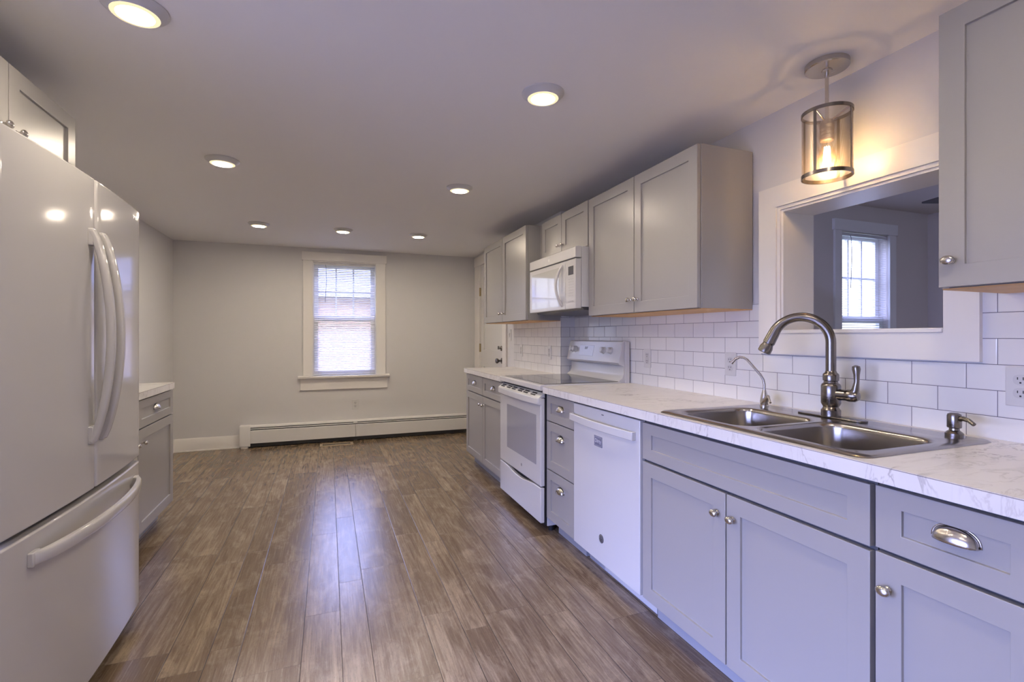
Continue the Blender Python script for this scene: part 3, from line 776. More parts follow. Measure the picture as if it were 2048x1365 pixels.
def fridge_outline(y0, y1, r0, r1):
    pts = [(-0.862, y0), ]
    n = 5
    def arc(cy, cx_, r, a0, a1):
        return [(cx_ + r * math.cos(math.radians(a0 + (a1 - a0) * i / n)), cy + r * math.sin(math.radians(a0 + (a1 - a0) * i / n))) for i in range(n + 1)]
    pts += arc(y0 + r0, fx(y0 + r0) - r0, r0, -90, 0)
    k = 14
    for i in range(1, k):
        y = y0 + r0 + (y1 - r1 - y0 - r0) * i / k
        pts.append((fx(y), y))
    pts += arc(y1 - r1, fx(y1 - r1) - r1, r1, 0, 90)
    pts.append((-0.862, y1))
    return pts
def bow_handle(mb_, pts, w_, t_, waxis):
    """swept flat rounded bar: pts path, half-width along waxis, half-thickness in the remaining normal"""
    rings = []
    P = [Vector(p) for p in pts]; Wv = Vector(waxis)
    for i, p in enumerate(P):
        T = (P[min(i + 1, len(P) - 1)] - P[max(i - 1, 0)]).normalized()
        Nn = T.cross(Wv).normalized()
        ww = w_[i] if isinstance(w_, list) else w_
        tt = t_[i] if isinstance(t_, list) else t_
        ring = []
        for j in range(16):
            a = 2 * PI * j / 16; ca, sa = math.cos(a), math.sin(a)
            ring.append(p + Wv * (ww * math.copysign(abs(ca) ** 0.6, ca)) + Nn * (tt * math.copysign(abs(sa) ** 0.6, sa)))
        rings.append(ring)
    mb_.loft(rings)
    return mb_
for side, (y0, y1, hy) in (('left', (FY0, FYC - 0.003, 2.045)), ('right', (FYC + 0.003, FY1, 2.127))):
    do = MB().prism(fridge_outline(y0, y1, 0.022 if side == 'left' else 0.012, 0.012 if side == 'left' else 0.022), 2, 0.702, 1.766).build('door', M['fridge'], R, bevel=0.005, segs=3)
    pts = []; ws = []; ts = []
    n = 26
    for i in range(n + 1):
        s_ = i / n; z = 0.868 + (1.582 - 0.868) * s_
        b = math.sin(PI * s_) ** 0.75
        pts.append((fx(hy) + 0.006 + 0.052 * b, hy, z)); ws.append(0.019 - 0.003 * b); ts.append(0.010 + 0.002 * b)
    mb = bow_handle(MB(), pts, ws, ts, (0, 1, 0))
    mb.box(fx(hy) - 0.002, fx(hy) + 0.014, hy - 0.018, hy + 0.018, 1.53, 1.588).box(fx(hy) - 0.002, fx(hy) + 0.014, hy - 0.018, hy + 0.018, 0.862, 0.92)
    mb.build('handle', M['fridge'], do, bevel=0.003, weld=False)
    if side == 'right':
        MB().box(fx(2.5) - 0.002, fx(2.5) + 0.002, 2.475, 2.487, 1.722, 1.734).box(fx(2.52) - 0.002, fx(2.52) + 0.003, 2.497, 2.521, 1.719, 1.731).build('badge', M['nickel'], do)
dw = MB().prism(fridge_outline(FY0, FY1, 0.022, 0.022), 2, 0.062, 0.682).build('freezer_drawer', M['fridge'], R, bevel=0.006, segs=3)
pts = []; ws = []; ts = []
for i in range(31):
    s_ = i / 30; y = 1.712 + (2.500 - 1.712) * s_
    b = math.sin(PI * s_) ** 0.55
    pts.append((fx(y) + 0.004 + 0.048 * b, y, 0.613)); ws.append(0.019); ts.append(0.011)
mb = bow_handle(MB(), pts, ws, ts, (0, 0, 1))
for y in (1.722, 2.49):
    mb.box(fx(y) - 0.003, fx(y) + 0.012, y - 0.02, y + 0.02, 0.593, 0.633)
mb.build('handle', M['fridge'], dw, bevel=0.003, weld=False)

# ------------------------------------------------------------------ range
G = thing('range', 'white freestanding electric range with black glass cooktop', 'range', (1.55, 3.14, 0))
RY0, RY1, RX = 2.757, 3.522, 1.226
MB().box(RX + 0.045, 1.872, RY0, RY1, 0.045, 0.893).build('oven_body', M['white'], G, bevel=0.003)
MB().box(RX + 0.03, RX + 0.046, RY0 + 0.006, RY1 - 0.006, 0.05, 0.89).build('front_gap', M['black'], G)
for (x, y) in ((1.32, RY0 + 0.05), (1.32, RY1 - 0.05), (1.80, RY0 + 0.05), (1.80, RY1 - 0.05)):
    MB().lathe([(0.018, 0), (0.018, 0.046)], (x, y, 0), (0, 0, 1), 14).build('foot', M['black'], G)
ct = MB().prism([(RX + 0.002, 0.884), (RX - 0.004, 0.890), (RX - 0.004, 0.914), (RX + 0.004, 0.922), (1.80, 0.922), (1.80, 0.893), (RX + 0.03, 0.893)], 1, RY0, RY1).build('cooktop', M['white'], G, bevel=0.003)
MB().box(RX + 0.035, 1.795, RY0 + 0.022, RY1 - 0.022, 0.9215, 0.9245).build('glass_surface', M['blackglass'], ct, bevel=0.001)
do = MB().box(RX, RX + 0.03, RY0 + 0.003, RY1 - 0.003, 0.292, 0.838).build('oven_door', M['white'], G, bevel=0.006, segs=3)
MB().box(RX - 0.0012, RX + 0.004, 2.828, 3.362, 0.415, 0.728).build('oven_window', M['ovenglass'], do)
MB().lathe([(0.010, 0), (0.010, 0.0012)], (RX, 3.08, 0.352), (-1, 0, 0), 20).build('emblem', M['greyplastic'], do)
# handle with the slotted vent trim above it
pts = []; hh = 0.028
mb = MB()
poly = []
n = 14
for i in range(n + 1):
    s_ = i / n; y = RY0 + 0.003 + (RY1 - RY0 - 0.006) * s_
    poly.append((RX - 0.016 - 0.018 * math.sin(PI * s_) ** 0.5, y))
poly = [(RX + 0.01, RY0 + 0.003)] + poly + [(RX + 0.01, RY1 - 0.003)]
mb.prism(poly, 2, 0.797, 0.842)
mb.build('handle', M['whiteplastic'], do, bevel=0.006, segs=3)
mb = MB()
mb.prism([(RX - 0.012, 0.8425), (RX + 0.028, 0.870), (RX + 0.03, 0.842)], 1, RY0 + 0.006, RY1 - 0.006)
vt = mb.build('vent_trim', M['whiteplastic'], G)
for k in range(6):
    y = RY0 + 0.085 + k * 0.112 + (0.012 if k % 2 else 0)
    for q in (0.28, 0.62):
        x = RX - 0.012 + 0.04 * q; z = 0.8425 + 0.0275 * q
        MB().prism([(x - 0.004, z - 0.0015), (x + 0.004, z + 0.004), (x + 0.003, z + 0.0055), (x - 0.005, z)], 1, y, y + 0.072).build('vent_slot', M['black'], vt)
poly = []
zt = 0.284
for i in range(25):
    s_ = i / 24; y = RY0 + 0.003 + (RY1 - RY0 - 0.006) * s_
    poly.append((y, zt - 0.026 * max(0.0, math.sin(PI * min(max((s_ - 0.12) / 0.76, 0), 1))) ** 1.6))
poly += [(RY1 - 0.003, 0.066), (RY0 + 0.003, 0.066)]
MB().prism(poly, 0, RX, RX + 0.028).build('storage_drawer', M['white'], G, bevel=0.005, segs=3)
# back guard
bx = 1.868
bg = MB().prism([(bx, 0.89), (bx, 1.186), (bx - 0.03, 1.192), (bx - 0.044, 1.186), (bx - 0.074, 1.046), (bx - 0.068, 1.034), (bx - 0.036, 1.026), (bx - 0.034, 0.972), (bx - 0.046, 0.944), (bx - 0.075, 0.925), (bx - 0.075, 0.89)], 1, RY0 + 0.016, RY1 - 0.002).build('backguard', M['white'], G, bevel=0.003)
MB().box(bx - 0.028, bx + 0.002, RY0, RY0 + 0.0155, 0.9, 1.186).build('end_cap', M['white'], bg, bevel=0.002)
sl = Vector((-0.030, 0, -0.140)).normalized(); nrm = Vector((-0.978, 0, 0.21)).normalized()
def onpanel(y, z):
    k = (1.186 - z) / 0.140
    return Vector((bx - 0.044 - 0.030 * k, y, z))
mb = MB()
a = onpanel(3.30, 1.156); b2 = onpanel(3.30, 1.080)
mb.prism([(a.x + nrm.x * 0.0015, a.z), (b2.x + nrm.x * 0.0015, b2.z), (b2.x + 0.004, b2.z), (a.x + 0.004, a.z)], 1, 3.125, 3.335)
mb.build('display', M['display'], bg, bevel=0.001)
dgt = onpanel(3.235, 1.135) + nrm * 0.0018
text_mesh('2:37', 0.026, tuple(dgt), (0, -1, 0), tuple(-sl), 'clock_digits', M['darkplastic'], bg)
for y in (3.445, 3.395 + 0.005, 2.985, 2.895):
    p = onpanel(y, 1.124)
    kb = MB().lathe([(0.026, 0), (0.025, 0.004), (0.021, 0.006), (0.019, 0.026), (0.015, 0.029)], tuple(p), tuple(nrm), 24)
    kb.build('control_knob', M['whiteplastic'], bg)

# ------------------------------------------------------------------ microwave
W = thing('microwave', 'white over-the-range microwave hung above the cooktop', 'microwave', (1.68, 3.14, 1.395))
mx = 1.472
MB().box(mx + 0.045, CB - 0.006, 2.766, 3.52, 1.412, 1.802).build('case', M['white'], W, bevel=0.003)
MB().prism([(mx + 0.05, 1.412), (mx + 0.065, 1.394), (CB - 0.05, 1.380), (CB - 0.008, 1.396), (CB - 0.008, 1.412)], 1, 2.772, 3.515).build('underside_panel', M['darkplastic'], W, bevel=0.002)
tp = MB().prism([(mx + 0.012, 1.802), (mx, 1.795), (mx, 1.730), (mx + 0.043, 1.730), (mx + 0.043, 1.802)], 1, 2.768, 3.522).build('vent_grille', M['white'], W, bevel=0.002)
mb = MB().lathe([(0.012, 0), (0.012, 0.001)], (mx, 3.165, 1.762), (-1, 0, 0), 24)
mb.build('emblem', M['whiteplastic'], tp)
do = MB().box(mx, mx + 0.043, 2.913, 3.522, 1.402, 1.722).build('door', M['white'], W, bevel=0.004, segs=3)
MB().box(mx - 0.001, mx + 0.004, 3.005, 3.475, 1.425, 1.690).build('door_window', M['mwglass'], do)
pts = []
for i in range(21):
    s_ = i / 20; z = 1.425 + 0.275 * s_
    pts.append((mx + 0.002 - 0.042 * math.sin(PI * s_) ** 0.8, 2.955 + 0.022 * math.sin(PI * s_), z))
bow_handle(MB(), pts, 0.011, 0.008, (0, 1, 0)).build('handle', M['white'], do)
cp = MB().box(mx, mx + 0.043, 2.768, 2.909, 1.402, 1.722).build('control_panel', M['white'], W, bevel=0.004, segs=3)
MB().box(mx - 0.0012, mx + 0.003, 2.795, 2.866, 1.622, 1.678).build('display', M['darkplastic'], cp)
for r_ in range(9):
    for k in range(3):
        if r_ == 7: continue
        MB().box(mx - 0.0008, mx + 0.002, 2.800 + k * 0.026, 2.809 + k * 0.026, 1.592 - r_ * 0.018, 1.597 - r_ * 0.018).build('key', M['lightgrey'], cp)
for k in range(3):
    MB().box(mx - 0.0008, mx + 0.002, 2.797 + k * 0.026, 2.813 + k * 0.026, 1.443, 1.452).build('key', M['lightgrey'], cp)

# ------------------------------------------------------------------ dishwasher and its magnet
D = thing('dishwasher', 'white built-in dishwasher between the drawer cabinet and the sink cabinet', 'dishwasher', (1.55, 2.08, 0))
dx = 1.256
MB().box(dx + 0.03, CB - 0.03, 1.782, 2.376, 0.11, 0.862).build('tub', M['greyplastic'], D)
do = MB().box(dx, dx + 0.03, 1.777, 2.382, 0.104, 0.860).build('door', M['white'], D, bevel=0.004, segs=3)
poly = []
for i in range(25):
    s_ = i / 24; y = 1.800 + (2.388 - 1.800) * s_
    poly.append((dx - 0.024 - 0.018 * math.sin(PI * s_), y))
inner = []
for i in range(25):
    s_ = 1 - i / 24; y = 1.806 + (2.382 - 1.806) * s_
    e_ = min(1.0, min(s_, 1 - s_) / 0.06)
    inner.append((dx + 0.002 + e_ * (-0.024 - 0.018 * math.sin(PI * s_) + 0.008), y))
MB().prism(poly + inner, 2, 0.768, 0.806).build('handle', M['white'], do, bevel=0.003)
MB().box(dx - 0.0008, dx + 0.002, 2.072, 2.092, 0.836, 0.840).build('indicator_slot', M['darkplastic'], do)
em = MB().lathe([(0.021, 0), (0.021, 0.0012), (0.019, 0.0018)], (dx, 2.094, 0.227), (-1, 0, 0), 28).build('emblem', M['darkplastic'], D)
mb = MB()
for r_ in (0.0165,):
    ring = []
    for i in range(29):
        a = 2 * PI * i / 28
        ring.append((dx - 0.0018, 2.094 + r_ * math.cos(a), 0.227 + r_ * math.sin(a)))
    mb.tube(ring, 0.0005, 6)
for k in (-1, 1):
    cur = []
    for i in range(12):
        a = PI * 1.5 * i / 11
        cur.append((dx - 0.0018, 2.094 - k * 0.006 + 0.0055 * math.cos(a), 0.227 + 0.008 * math.sin(a)))
    mb.tube(cur, 0.0005, 6)
mb.build('emblem_script', M['lightgrey'], em, weld=False)
MB().box(1.342, 1.352, 1.772, 2.20, 0.012, 0.11).build('toe_panel', M['white'], D)
MB().box(1.353, 1.363, 1.785, 2.376, 0.0, 0.11).build('base_plate', M['toe'], D)
mg = thing('dishwasher_magnet', 'small grey rectangular magnet reading Dirty on the dishwasher door', 'magnet', (dx, 2.122, 0.70))
MB().box(dx - 0.0022, dx - 0.0002, 2.084, 2.160, 0.675, 0.727).build('plate', M['magnet'], mg, bevel=0.0006)
mb = MB()
for (a, b, c_, e_) in ((2.0875, 2.1565, 0.7215, 0.7225), (2.0875, 2.1565, 0.6795, 0.6805), (2.0875, 2.0885, 0.6795, 0.7225), (2.1555, 2.1565, 0.6795, 0.7225)):
    mb.box(dx - 0.0026, dx - 0.002, a, b, c_, e_)
mb.build('border', M['magnettext'], mg, weld=False)
text_mesh('Dirty', 0.028, (dx - 0.0025, 2.122, 0.702), (0, -1, 0), (0, 0, 1), 'lettering', M['magnettext'], mg)

# ------------------------------------------------------------------ sink
S = thing('kitchen_sink', 'double-bowl stainless steel drop-in sink in the countertop', 'sink', (1.55, 1.255, 0.914))
SX0, SX1, SY0, SY1, ZR = 1.262, 1.832, 0.838, 1.668, 0.9195
bowls = ((1.312, 1.672, 1.268, 1.612), (1.312, 1.672, 0.892, 1.236))
bm = bmesh.new()
def loop(pts):
    v = [bm.verts.new(p) for p in pts]
    e = [bm.edges.new((v[i], v[(i + 1) % len(v)])) for i in range(len(v))]
    return v, e
ov, oe = loop(rrect(SX0 + 0.008, SX1 - 0.008, SY0 + 0.008, SY1 - 0.008, 0.03, ZR))
edges = list(oe); hv = []
for b in bowls:
    v, e = loop(rrect(b[0] - 0.012, b[1] + 0.012, b[2] - 0.012, b[3] + 0.012, 0.072, ZR)); edges += e; hv.append(v)
bmesh.ops.triangle_fill(bm, use_beauty=True, use_dissolve=False, edges=edges)
def bridge(a, pts):
    b = [bm.verts.new(p) for p in pts]
    for i in range(len(a)):
        j = (i + 1) % len(a); bm.faces.new((a[i], a[j], b[j], b[i]))
    return b
bridge(ov, rrect(SX0, SX1, SY0, SY1, 0.036, 0.9145))
dep = []
for b, v in zip(bowls, hv):
    cur = v
    for ins, z, r_ in ((0.006, ZR - 0.001, 0.068), (0.0, ZR - 0.006, 0.064), (-0.002, ZR - 0.016, 0.062), (-0.006, 0.76, 0.06), (-0.012, 0.738, 0.055), (-0.028, 0.722, 0.05), (-0.05, 0.717, 0.045)):
        cur = bridge(cur, rrect(b[0] - ins, b[1] + ins, b[2] - ins, b[3] + ins, r_, z))
    bm.faces.new(cur)
mb = MB(); mb.bm.free(); mb.bm = bm
mb.build('basin', M['steel'], S, sharp=50)
for b in bowls:
    cx_, cy_ = (b[0] + b[1]) / 2, (b[2] + b[3]) / 2
    MB().lathe([(0.045, 0), (0.044, 0.002), (0.036, 0.0015), (0.034, -0.006), (0.01, -0.007)], (cx_, cy_, 0.7175), (0, 0, 1), 28).build('drain', M['nickel'], S)
# raised rib pressed into the deck around the bowls
# ------------------------------------------------------------------ faucet
fxp, fyp, fz = 1.768, 1.297, ZR
F = thing('kitchen_faucet', 'tall gooseneck pull-down faucet in dark brushed nickel behind the sink', 'faucet', (fxp, fyp, fz))
MB().prism([(fxp + 0.026 * math.cos(t_), fyp + (0.105 if math.sin(t_) >= 0 else -0.105) + 0.026 * math.sin(t_)) for t_ in [2 * PI * i / 32 for i in range(32)]], 2, fz, fz + 0.006).build('deck_plate', M['faucet'], F, bevel=0.002)
zb = fz + 0.006
body = MB().lathe([(0.0325, 0), (0.0325, 0.022), (0.028, 0.027), (0.0255, 0.034), (0.029, 0.040), (0.0325, 0.048), (0.0325, 0.112), (0.030, 0.119), (0.024, 0.124), (0.023, 0.130), (0.0265, 0.133), (0.027, 0.152), (0.025, 0.158), (0.020, 0.162), (0.018, 0.168)], (fxp, fyp, zb), (0, 0, 1), 36).build('body', M['faucet'], F)
dirx, diry = -0.60, 0.80
pth = [(fxp, fyp, zb + 0.16), (fxp, fyp, zb + 0.2), (fxp, fyp, zb + 0.25)]
Rr = 0.098; zc = zb + 0.275
for i in range(0, 23):
    a = PI * (i / 22) * 0.88
    k = Rr * (1 - math.cos(a)); pth.append((fxp + dirx * k, fyp + diry * k, zc + Rr * math.sin(a)))
_t = (Vector(pth[-1]) - Vector(pth[-2])).normalized()
for k in (0.02, 0.042, 0.054): pth.append(tuple(Vector(pth[24]) + _t * k))
rad = [0.0175] * len(pth)
for i in range(len(pth)):
    if i > len(pth) - 9: rad[i] = 0.0175 + 0.0006 * (i - (len(pth) - 9))
MB().tube(pth, rad, 22).build('spout', M['faucet'], F)
e1 = Vector(pth[-1]); tdir = (Vector(pth[-1]) - Vector(pth[-2])).normalized()
sh = MB().lathe([(0.0215, -0.004), (0.0215, 0.002), (0.0195, 0.006), (0.0205, 0.010), (0.0245, 0.022), (0.0245, 0.040), (0.021, 0.043), (0.02, 0.041)], tuple(e1), tuple(tdir), 28).build('spray_head', M['faucet'], F)
# handle on the near side
hd = MB().lathe([(0.021, 0.018), (0.020, 0.055), (0.0215, 0.057), (0.0225, 0.066), (0.0215, 0.085), (0.014, 0.096), (0.004, 0.099)], (fxp, fyp, zb + 0.082), (0.12, -1, 0.0), 26).build('handle_hub', M['faucet'], F)
lx, ly = fxp + 0.0096, fyp - 0.080
MB().tube([(lx, ly + 0.004, zb + 0.085), (lx - 0.002, ly - 0.006, zb + 0.105), (lx - 0.001, ly - 0.010, zb + 0.135), (lx, ly - 0.009, zb + 0.16), (lx, ly - 0.008, zb + 0.18), (lx, ly - 0.007, zb + 0.19), (lx, ly - 0.007, zb + 0.194)], [0.017, 0.012, 0.0085, 0.010, 0.0135, 0.012, 0.004], 18).build('lever', M['faucet'], F)

# ------------------------------------------------------------------ filtered-water tap
tx, ty = 1.783, 1.610
T = thing('filter_faucet', 'small slim filtered-water tap on the sink deck, left of the tall faucet', 'faucet', (tx, ty, ZR))
MB().lathe([(0.018, 0), (0.018, 0.004), (0.0155, 0.006), (0.017, 0.012), (0.0175, 0.022), (0.015, 0.040), (0.010, 0.060), (0.0075, 0.070)], (tx, ty, ZR), (0, 0, 1), 26).build('body', M['nickel'], T)
d1 = Vector((-0.70, 0.71, 0)); p0 = Vector((tx, ty, ZR))
pp = [p0 + Vector((0, 0, 0.066)), p0 + Vector((0, 0, 0.095)), p0 + d1 * 0.004 + Vector((0, 0, 0.115)), p0 + d1 * 0.015 + Vector((0, 0, 0.135)), p0 + d1 * 0.045 + Vector((0, 0, 0.172)), p0 + d1 * 0.068 + Vector((0, 0, 0.200)),
      p0 + d1 * 0.082 + Vector((0, 0, 0.209)), p0 + d1 * 0.098 + Vector((0, 0, 0.211)), p0 + d1 * 0.114 + Vector((0, 0, 0.203)), p0 + d1 * 0.128 + Vector((0, 0, 0.187))]
MB().tube(pp, [0.0058] * 9 + [0.0064], 14).lathe([(0.0075, 0), (0.0075, 0.006)], tuple(pp[-1]), tuple((pp[-1] - pp[-2]).normalized()), 16).build('spout', M['nickel'], T, weld=False)
MB().tube([p0 + Vector((-0.006, -0.008, 0.022)), p0 + Vector((-0.02, -0.03, 0.036)), p0 + Vector((-0.03, -0.046, 0.046))], [0.013, 0.0115, 0.0085], 16).build('valve', M['nickel'], T)
MB().tube([p0 + Vector((-0.028, -0.044, 0.049)), p0 + Vector((-0.034, -0.056, 0.04)), p0 + Vector((-0.044, -0.070, 0.024))], [0.0065, 0.0042, 0.0052], 12).build('lever', M['nickel'], T)

# ------------------------------------------------------------------ soap dispenser
px_, py_ = 1.783, 0.918
Q = thing('soap_dispenser', 'brushed nickel soap dispenser at the right end of the sink deck', 'soap dispenser', (px_, py_, ZR))
MB().lathe([(0.0225, 0), (0.0225, 0.010), (0.019, 0.014), (0.013, 0.019), (0.0125, 0.025), (0.017, 0.027)], (px_, py_, ZR), (0, 0, 1), 28).build('base', M['faucet'], Q)
MB().lathe([(0.0172, 0.027), (0.0178, 0.030), (0.0178, 0.062), (0.016, 0.068), (0.010, 0.0715), (0.002, 0.072)], (px_, py_, ZR), (0, 0, 1), 28).build('pump_head', M['faucet'], Q)
MB().tube([(px_, py_ - 0.008, ZR + 0.054), (px_ - 0.006, py_ - 0.026, ZR + 0.058), (px_ - 0.013, py_ - 0.043, ZR + 0.055), (px_ - 0.019, py_ - 0.058, ZR + 0.046)], [0.009, 0.0075, 0.0062, 0.0056], 14).build('spout', M['faucet'], Q)

# ------------------------------------------------------------------ outlets and switch
def outlet(name, label, axis, at, y, z, cat, style, group=None):
    """plate on the right (axis 'x', faces -X) or far wall (axis 'y', faces -Y)"""
    r = thing(name, label, cat, (at, y, z) if axis == 'x' else (y, at, z), group)
    def bx_(mb_, d0, d1, a0, a1, z0, z1):
        return mb_.box(at - d1, at - d0, a0, a1, z0, z1) if axis == 'x' else mb_.box(a0, a1, at - d1, at - d0, z0, z1)
    bx_(MB(), 0, 0.006, y - 0.035, y + 0.035, z - 0.058, z + 0.058).build('cover_plate', M['whiteplastic'], r, bevel=0.002)
    if style == 'switch':
        bx_(MB(), 0.005, 0.009, y - 0.012, y + 0.012, z - 0.022, z + 0.022).build('rocker', M['white'], r, bevel=0.002)
        bx_(MB(), 0.008, 0.014, y - 0.004, y + 0.004, z - 0.004, z + 0.009).build('toggle', M['white'], r, bevel=0.001)
        return r
    fc = MB(); sl_ = MB()
    if style == 'decora': bx_(fc, 0.005, 0.0072, y - 0.0165, y + 0.0165, z - 0.034, z + 0.034)
    for zz in (z + 0.0195, z - 0.0195):
        if style != 'decora':
            o_ = []
            for i in range(24):
                a = 2 * PI * i / 24
                o_.append((y + 0.0170 * math.copysign(abs(math.cos(a)) ** 0.8, math.cos(a)), zz + 0.0150 * math.copysign(abs(math.sin(a)) ** 0.8, math.sin(a))))
            if axis == 'x': fc.prism(o_, 0, at - 0.0075, at - 0.004)
            else: fc.prism(o_, 1, at - 0.0075, at - 0.004)
        for k, hgt in ((-0.0063, 0.0085), (0.0063, 0.007)):
            bx_(sl_, 0.006, 0.0079, y + k - 0.0011, y + k + 0.0011, zz + 0.004 - hgt / 2, zz + 0.004 + hgt / 2)
        bx_(sl_, 0.006, 0.0079, y - 0.0022, y + 0.0022, zz - 0.0105, zz - 0.006)
    fc.build('receptacle', M['white'], r, weld=False)
    sl_.build('slots', M['black'], r, weld=False)
    return r
tX = XW - 0.006
outlet('wall_outlet', 'white outlet on the tiles just right of the range', 'x', tX, 2.578, 1.085, 'outlet', 'decora')
outlet('wall_outlet', 'white outlet on the tiles behind the small filtered-water tap', 'x', tX, 1.900, 1.085, 'outlet', 'duplex')
outlet('wall_outlet', 'white outlet on the tiles above the soap dispenser, at the right edge', 'x', tX, 0.806, 1.078, 'outlet', 'duplex')
outlet('wall_outlet', 'white outlet on the far stepped tiles, nearer the range', 'x', XB - 0.006, 3.765, 1.085, 'outlet', 'decora')
outlet('wall_outlet', 'white outlet on the far stepped tiles, nearer the panelled door', 'x', XB - 0.006, 4.41, 1.085, 'outlet', 'decora')
outlet('wall_outlet', 'white outlet on the far wall between window and baseboard heater', 'y', YF, 0.298, 0.416, 'outlet', 'duplex')
outlet('light_switch', 'white light switch on the wall strip beside the panelled door', 'x', XB, 4.742, 1.235, 'switch', 'switch')

# ------------------------------------------------------------------ baseboard heater and floor register
HB = thing('baseboard_heater', 'long white baseboard heater along the far wall under the window', 'heater', (0.4, YF, 0))
hx0, hx1 = -0.80, XB - 0.004
MB().box(-0.82, hx1, YF - 0.006, YF - 0.001, 0.02, 0.24).build('back_plate', M['heater'], HB)
MB().prism([(YF - 0.006, 0.243), (YF - 0.05, 0.243), (YF - 0.066, 0.236), (YF - 0.070, 0.222), (YF - 0.066, 0.222), (YF - 0.062, 0.232), (YF - 0.048, 0.238), (YF - 0.006, 0.238)], 0, hx0, hx1).build('top_cover', M['heater'], HB)
MB().box(hx0, hx1, YF - 0.058, YF - 0.008, 0.012, 0.234).build('fins_and_shade', M['finshade'], HB)  # dark block for the finned tube, run low to paint the shade beneath
MB().prism([(YF - 0.068, 0.206), (YF - 0.060, 0.212), (YF - 0.060, 0.209), (YF - 0.068, 0.202)], 0, hx0, hx1).build('damper', M['heater'], HB)
for a, b in ((hx0 + 0.002, 0.295), (0.298, hx1)):
    MB().prism([(YF - 0.072, 0.050), (YF - 0.072, 0.186), (YF - 0.066, 0.192), (YF - 0.064, 0.19), (YF - 0.069, 0.184), (YF - 0.069, 0.052)], 0, a, b).build('front_panel', M['heater'], HB)
MB().box(0.275, 0.318, YF - 0.0735, YF - 0.064, 0.205, 0.224).build('splice_plate', M['heater'], HB)
MB().prism([(YF - 0.002, 0.02), (YF - 0.002, 0.247), (YF - 0.052, 0.247), (YF - 0.071, 0.240), (YF - 0.0765, 0.226), (YF - 0.0765, 0.02)], 0, -0.902, hx0 + 0.002).build('end_cap', M['heater'], HB, bevel=0.003)
MB().box(-0.89, -0.82, YF - 0.07, YF - 0.01, 0.0, 0.021).build('foot', M['heater'], HB)
MB().box(0.28, 0.31, YF - 0.058, YF - 0.01, 0.0, 0.0118).build('bracket', M['finshade'], HB)
MB().box(1.6, 1.63, YF - 0.058, YF - 0.01, 0.0, 0.0118).build('bracket', M['finshade'], HB)
rg = thing('floor_register', 'tan metal floor register in front of the baseboard heater', 'vent', (0.09, 5.86, 0))
mb = MB()
ra, rb, rc, rd = -0.09, 0.265, 5.80, 5.925
mb.box(ra, ra + 0.03, rc, rd, 0, 0.005).box(rb - 0.03, rb, rc, rd, 0, 0.005).box(ra + 0.03, rb - 0.03, rc, rc + 0.022, 0, 0.005).box(ra + 0.03, rb - 0.03, rd - 0.022, rd, 0, 0.005)
for i in range(1, 20):
    x = ra + 0.03 + (rb - ra - 0.06) * i / 20; mb.box(x - 0.0018, x + 0.0018, rc + 0.02, rd - 0.02, 0.001, 0.002)
mb.build('grille', M['register'], rg, weld=False)
MB().box(ra + 0.02, rb - 0.02, rc + 0.015, rd - 0.015, 0.0002, 0.001).build('duct_opening', M['black'], rg)

# ------------------------------------------------------------------ ceiling lights
def disk_light(x, y, label):
    r = thing('ceiling_light', label, 'ceiling light', (x, y, ZC), 'round disk lights in the kitchen ceiling')
    MB().lathe([(0.0885, 0.0), (0.0885, -0.004), (0.085, -0.008), (0.072, -0.016), (0.066, -0.022), (0.0645, -0.024), (0.0645, -0.018), (0.002, -0.018)], (x, y, ZC), (0, 0, 1), 48).build('trim_ring', M['whiteplastic'], r)
    MB().lathe([(0.0638, -0.0185), (0.0638, -0.0235), (0.0638, -0.0235), (0.0500, -0.0262), (0.0500, -0.0185)], (x, y, ZC), (0, 0, 1), 48, cap=False).build('lens_rim', M['lensrim'], r)
    MB().lathe([(0.0499, -0.0186), (0.0499, -0.0260), (0.002, -0.0268)], (x, y, ZC), (0, 0, 1), 48).build('lens', M['lens'], r)
    return r
L0 = disk_light(-0.557, 1.818, 'glowing round ceiling light above the refrigerator, largest at the top left')
for x, y, lab in ((0.838, 1.862, 'glowing round ceiling light nearest the pendant lamp, large at top centre'),
                  (-0.57, 3.215, 'glowing round ceiling light second from the front in the left row'),
                  (0.838, 3.245, 'glowing round ceiling light in front of the microwave, second in the right row'),
                  (-0.585, 4.915, 'glowing round ceiling light leftmost of the far three'),
                  (0.130, 4.915, 'glowing round ceiling light in the middle of the far three'),
                  (0.838, 0.42, 'round ceiling light out of view overhead, close to the nearest right wall cabinet'),
                  (-0.557, 0.42, 'round ceiling light out of view overhead, nearer the viewer than the refrigerator'),
                  (0.843, 4.905, 'glowing round ceiling light rightmost of the far three')):
    copy_thing(L0, (x - (-0.557), y - 1.818, 0), lab)

# ------------------------------------------------------------------ pendant lamp
pX, pY = 1.735, 1.288
Pn = thing('pendant_light', 'brushed nickel pendant lamp with mesh cylinder shade and glowing bulb', 'pendant lamp', (pX, pY, ZC))
MB().lathe([(0.002, 0), (0.072, 0), (0.0725, -0.003), (0.0725, -0.018), (0.069, -0.0215), (0.03, -0.024), (0.018, -0.026), (0.017, -0.031), (0.006, -0.032)], (pX, pY, ZC), (0, 0, 1), 48, cap=False).build('canopy', M['nickel'], Pn)
MB().tube([(pX, pY, ZC - 0.03), (pX, pY, 2.025)], 0.0065, 16).build('stem', M['nickel'], Pn)
rs, z0, z1 = 0.081, 1.818, 2.055
shd = MB()
uvl = shd.bm.loops.layers.uv.new('UVMap')
nseg = 64
va = [shd.bm.verts.new((pX + rs * math.cos(2 * PI * i / nseg), pY + rs * math.sin(2 * PI * i / nseg), z0)) for i in range(nseg)]
vb = [shd.bm.verts.new((pX + rs * math.cos(2 * PI * i / nseg), pY + rs * math.sin(2 * PI * i / nseg), z1)) for i in range(nseg)]
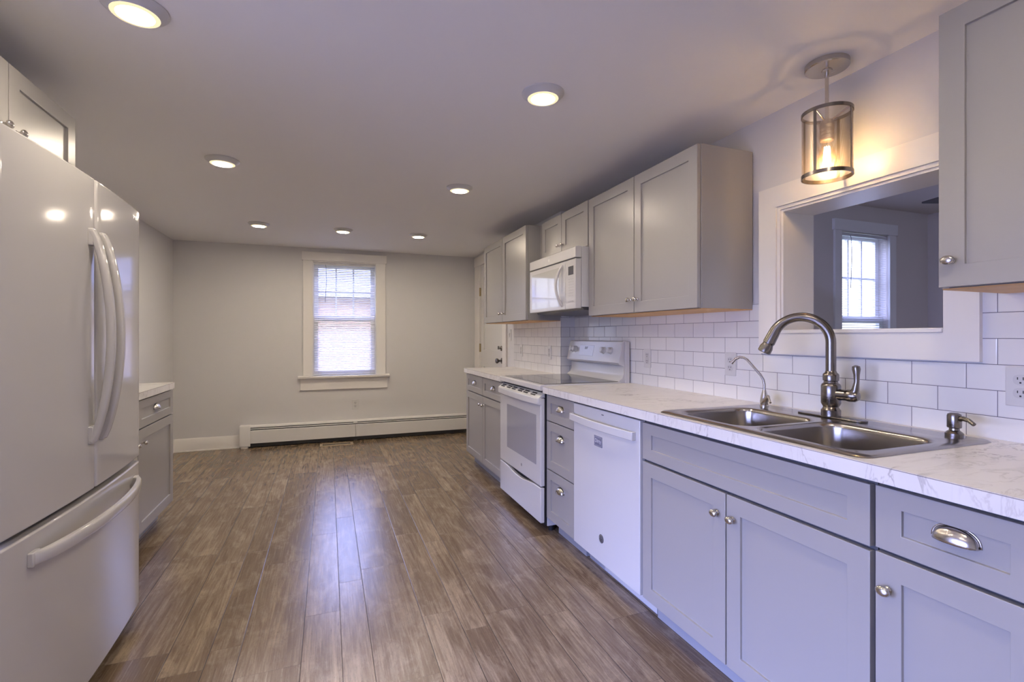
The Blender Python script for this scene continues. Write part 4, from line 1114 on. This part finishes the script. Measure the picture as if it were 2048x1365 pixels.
for i in range(nseg):
    j = (i + 1) % nseg
    fc = shd.bm.faces.new((va[i], va[j], vb[j], vb[i]))
    for l, (u_, v_) in zip(fc.loops, ((i / nseg, 0), ((i + 1) / nseg, 0), ((i + 1) / nseg, 1), (i / nseg, 1))): l[uvl].uv = (u_, v_)
so = shd.build('mesh_shade', M['mesh'], Pn)
def band(za, zb_):
    return MB().lathe([(rs - 0.0015, za), (rs + 0.0025, za), (rs + 0.0025, zb_), (rs - 0.0015, zb_), (rs - 0.0015, za)], (pX, pY, 0), (0, 0, 1), 64, cap=False)
band(z0 - 0.004, z0 + 0.010).build('bottom_ring', M['faucet'], Pn)
band(z1 - 0.008, z1 + 0.004).build('top_ring', M['faucet'], Pn)
for k in range(4):
    a = math.radians(190 + 90 * k)
    c_ = Vector((pX + (rs + 0.001) * math.cos(a), pY + (rs + 0.001) * math.sin(a), 0)); tn = Vector((-math.sin(a), math.cos(a), 0)); nn = Vector((math.cos(a), math.sin(a), 0))
    ring = lambda z: [c_ + tn * 0.005 - nn * 0.001 + Vector((0, 0, z)), c_ + tn * 0.005 + nn * 0.001 + Vector((0, 0, z)), c_ - tn * 0.005 + nn * 0.001 + Vector((0, 0, z)), c_ - tn * 0.005 - nn * 0.001 + Vector((0, 0, z))]
    mb = MB(); mb.loft([ring(z0), ring(z1)]); mb.build('shade_strap', M['faucet'], Pn)
    MB().tube([(pX + 0.014 * math.cos(a), pY + 0.014 * math.sin(a), 2.022), (pX + (rs - 0.002) * math.cos(a), pY + (rs - 0.002) * math.sin(a), z1 - 0.004)], 0.003, 10).build('spider_arm', M['nickel'], Pn)
UP = 0.028
prof = [(0.006, 2.0 + UP), (0.019, 1.998 + UP), (0.021, 1.992 + UP)]
for k in range(5):
    zz = 1.988 - k * 0.012 + UP
    prof += [(0.0235, zz), (0.0235, zz - 0.009), (0.0215, zz - 0.0105)]
prof += [(0.0235, 1.926 + UP), (0.022, 1.922 + UP), (0.017, 1.922 + UP)]
MB().lathe(prof, (pX, pY, 0), (0, 0, 1), 32).build('socket', M['socket'], Pn)
blb = MB().lathe([(0.012, 1.956), (0.014, 1.945), (0.019, 1.928), (0.026, 1.905), (0.0305, 1.885), (0.030, 1.868), (0.024, 1.853), (0.013, 1.845), (0.001, 1.843)], (pX, pY, 0), (0, 0, 1), 32, cap=False).build('bulb', M['bulb'], Pn)
mb = MB()
for k in range(7):
    a = 2 * PI * k / 7
    mb.tube([(pX + 0.0085 * math.cos(a), pY + 0.0085 * math.sin(a), 1.928), (pX + 0.0125 * math.cos(a + 0.35), pY + 0.0125 * math.sin(a + 0.35), 1.866)], 0.0011, 6)
mb.build('filament', M['filament'], blb, weld=False)
MB().tube([(pX, pY, 1.95), (pX, pY, 1.86)], 0.0012, 8).build('filament_post', M['nickel'], blb)

for o in bpy.data.objects:
    if '_o' in o: del o['_o']
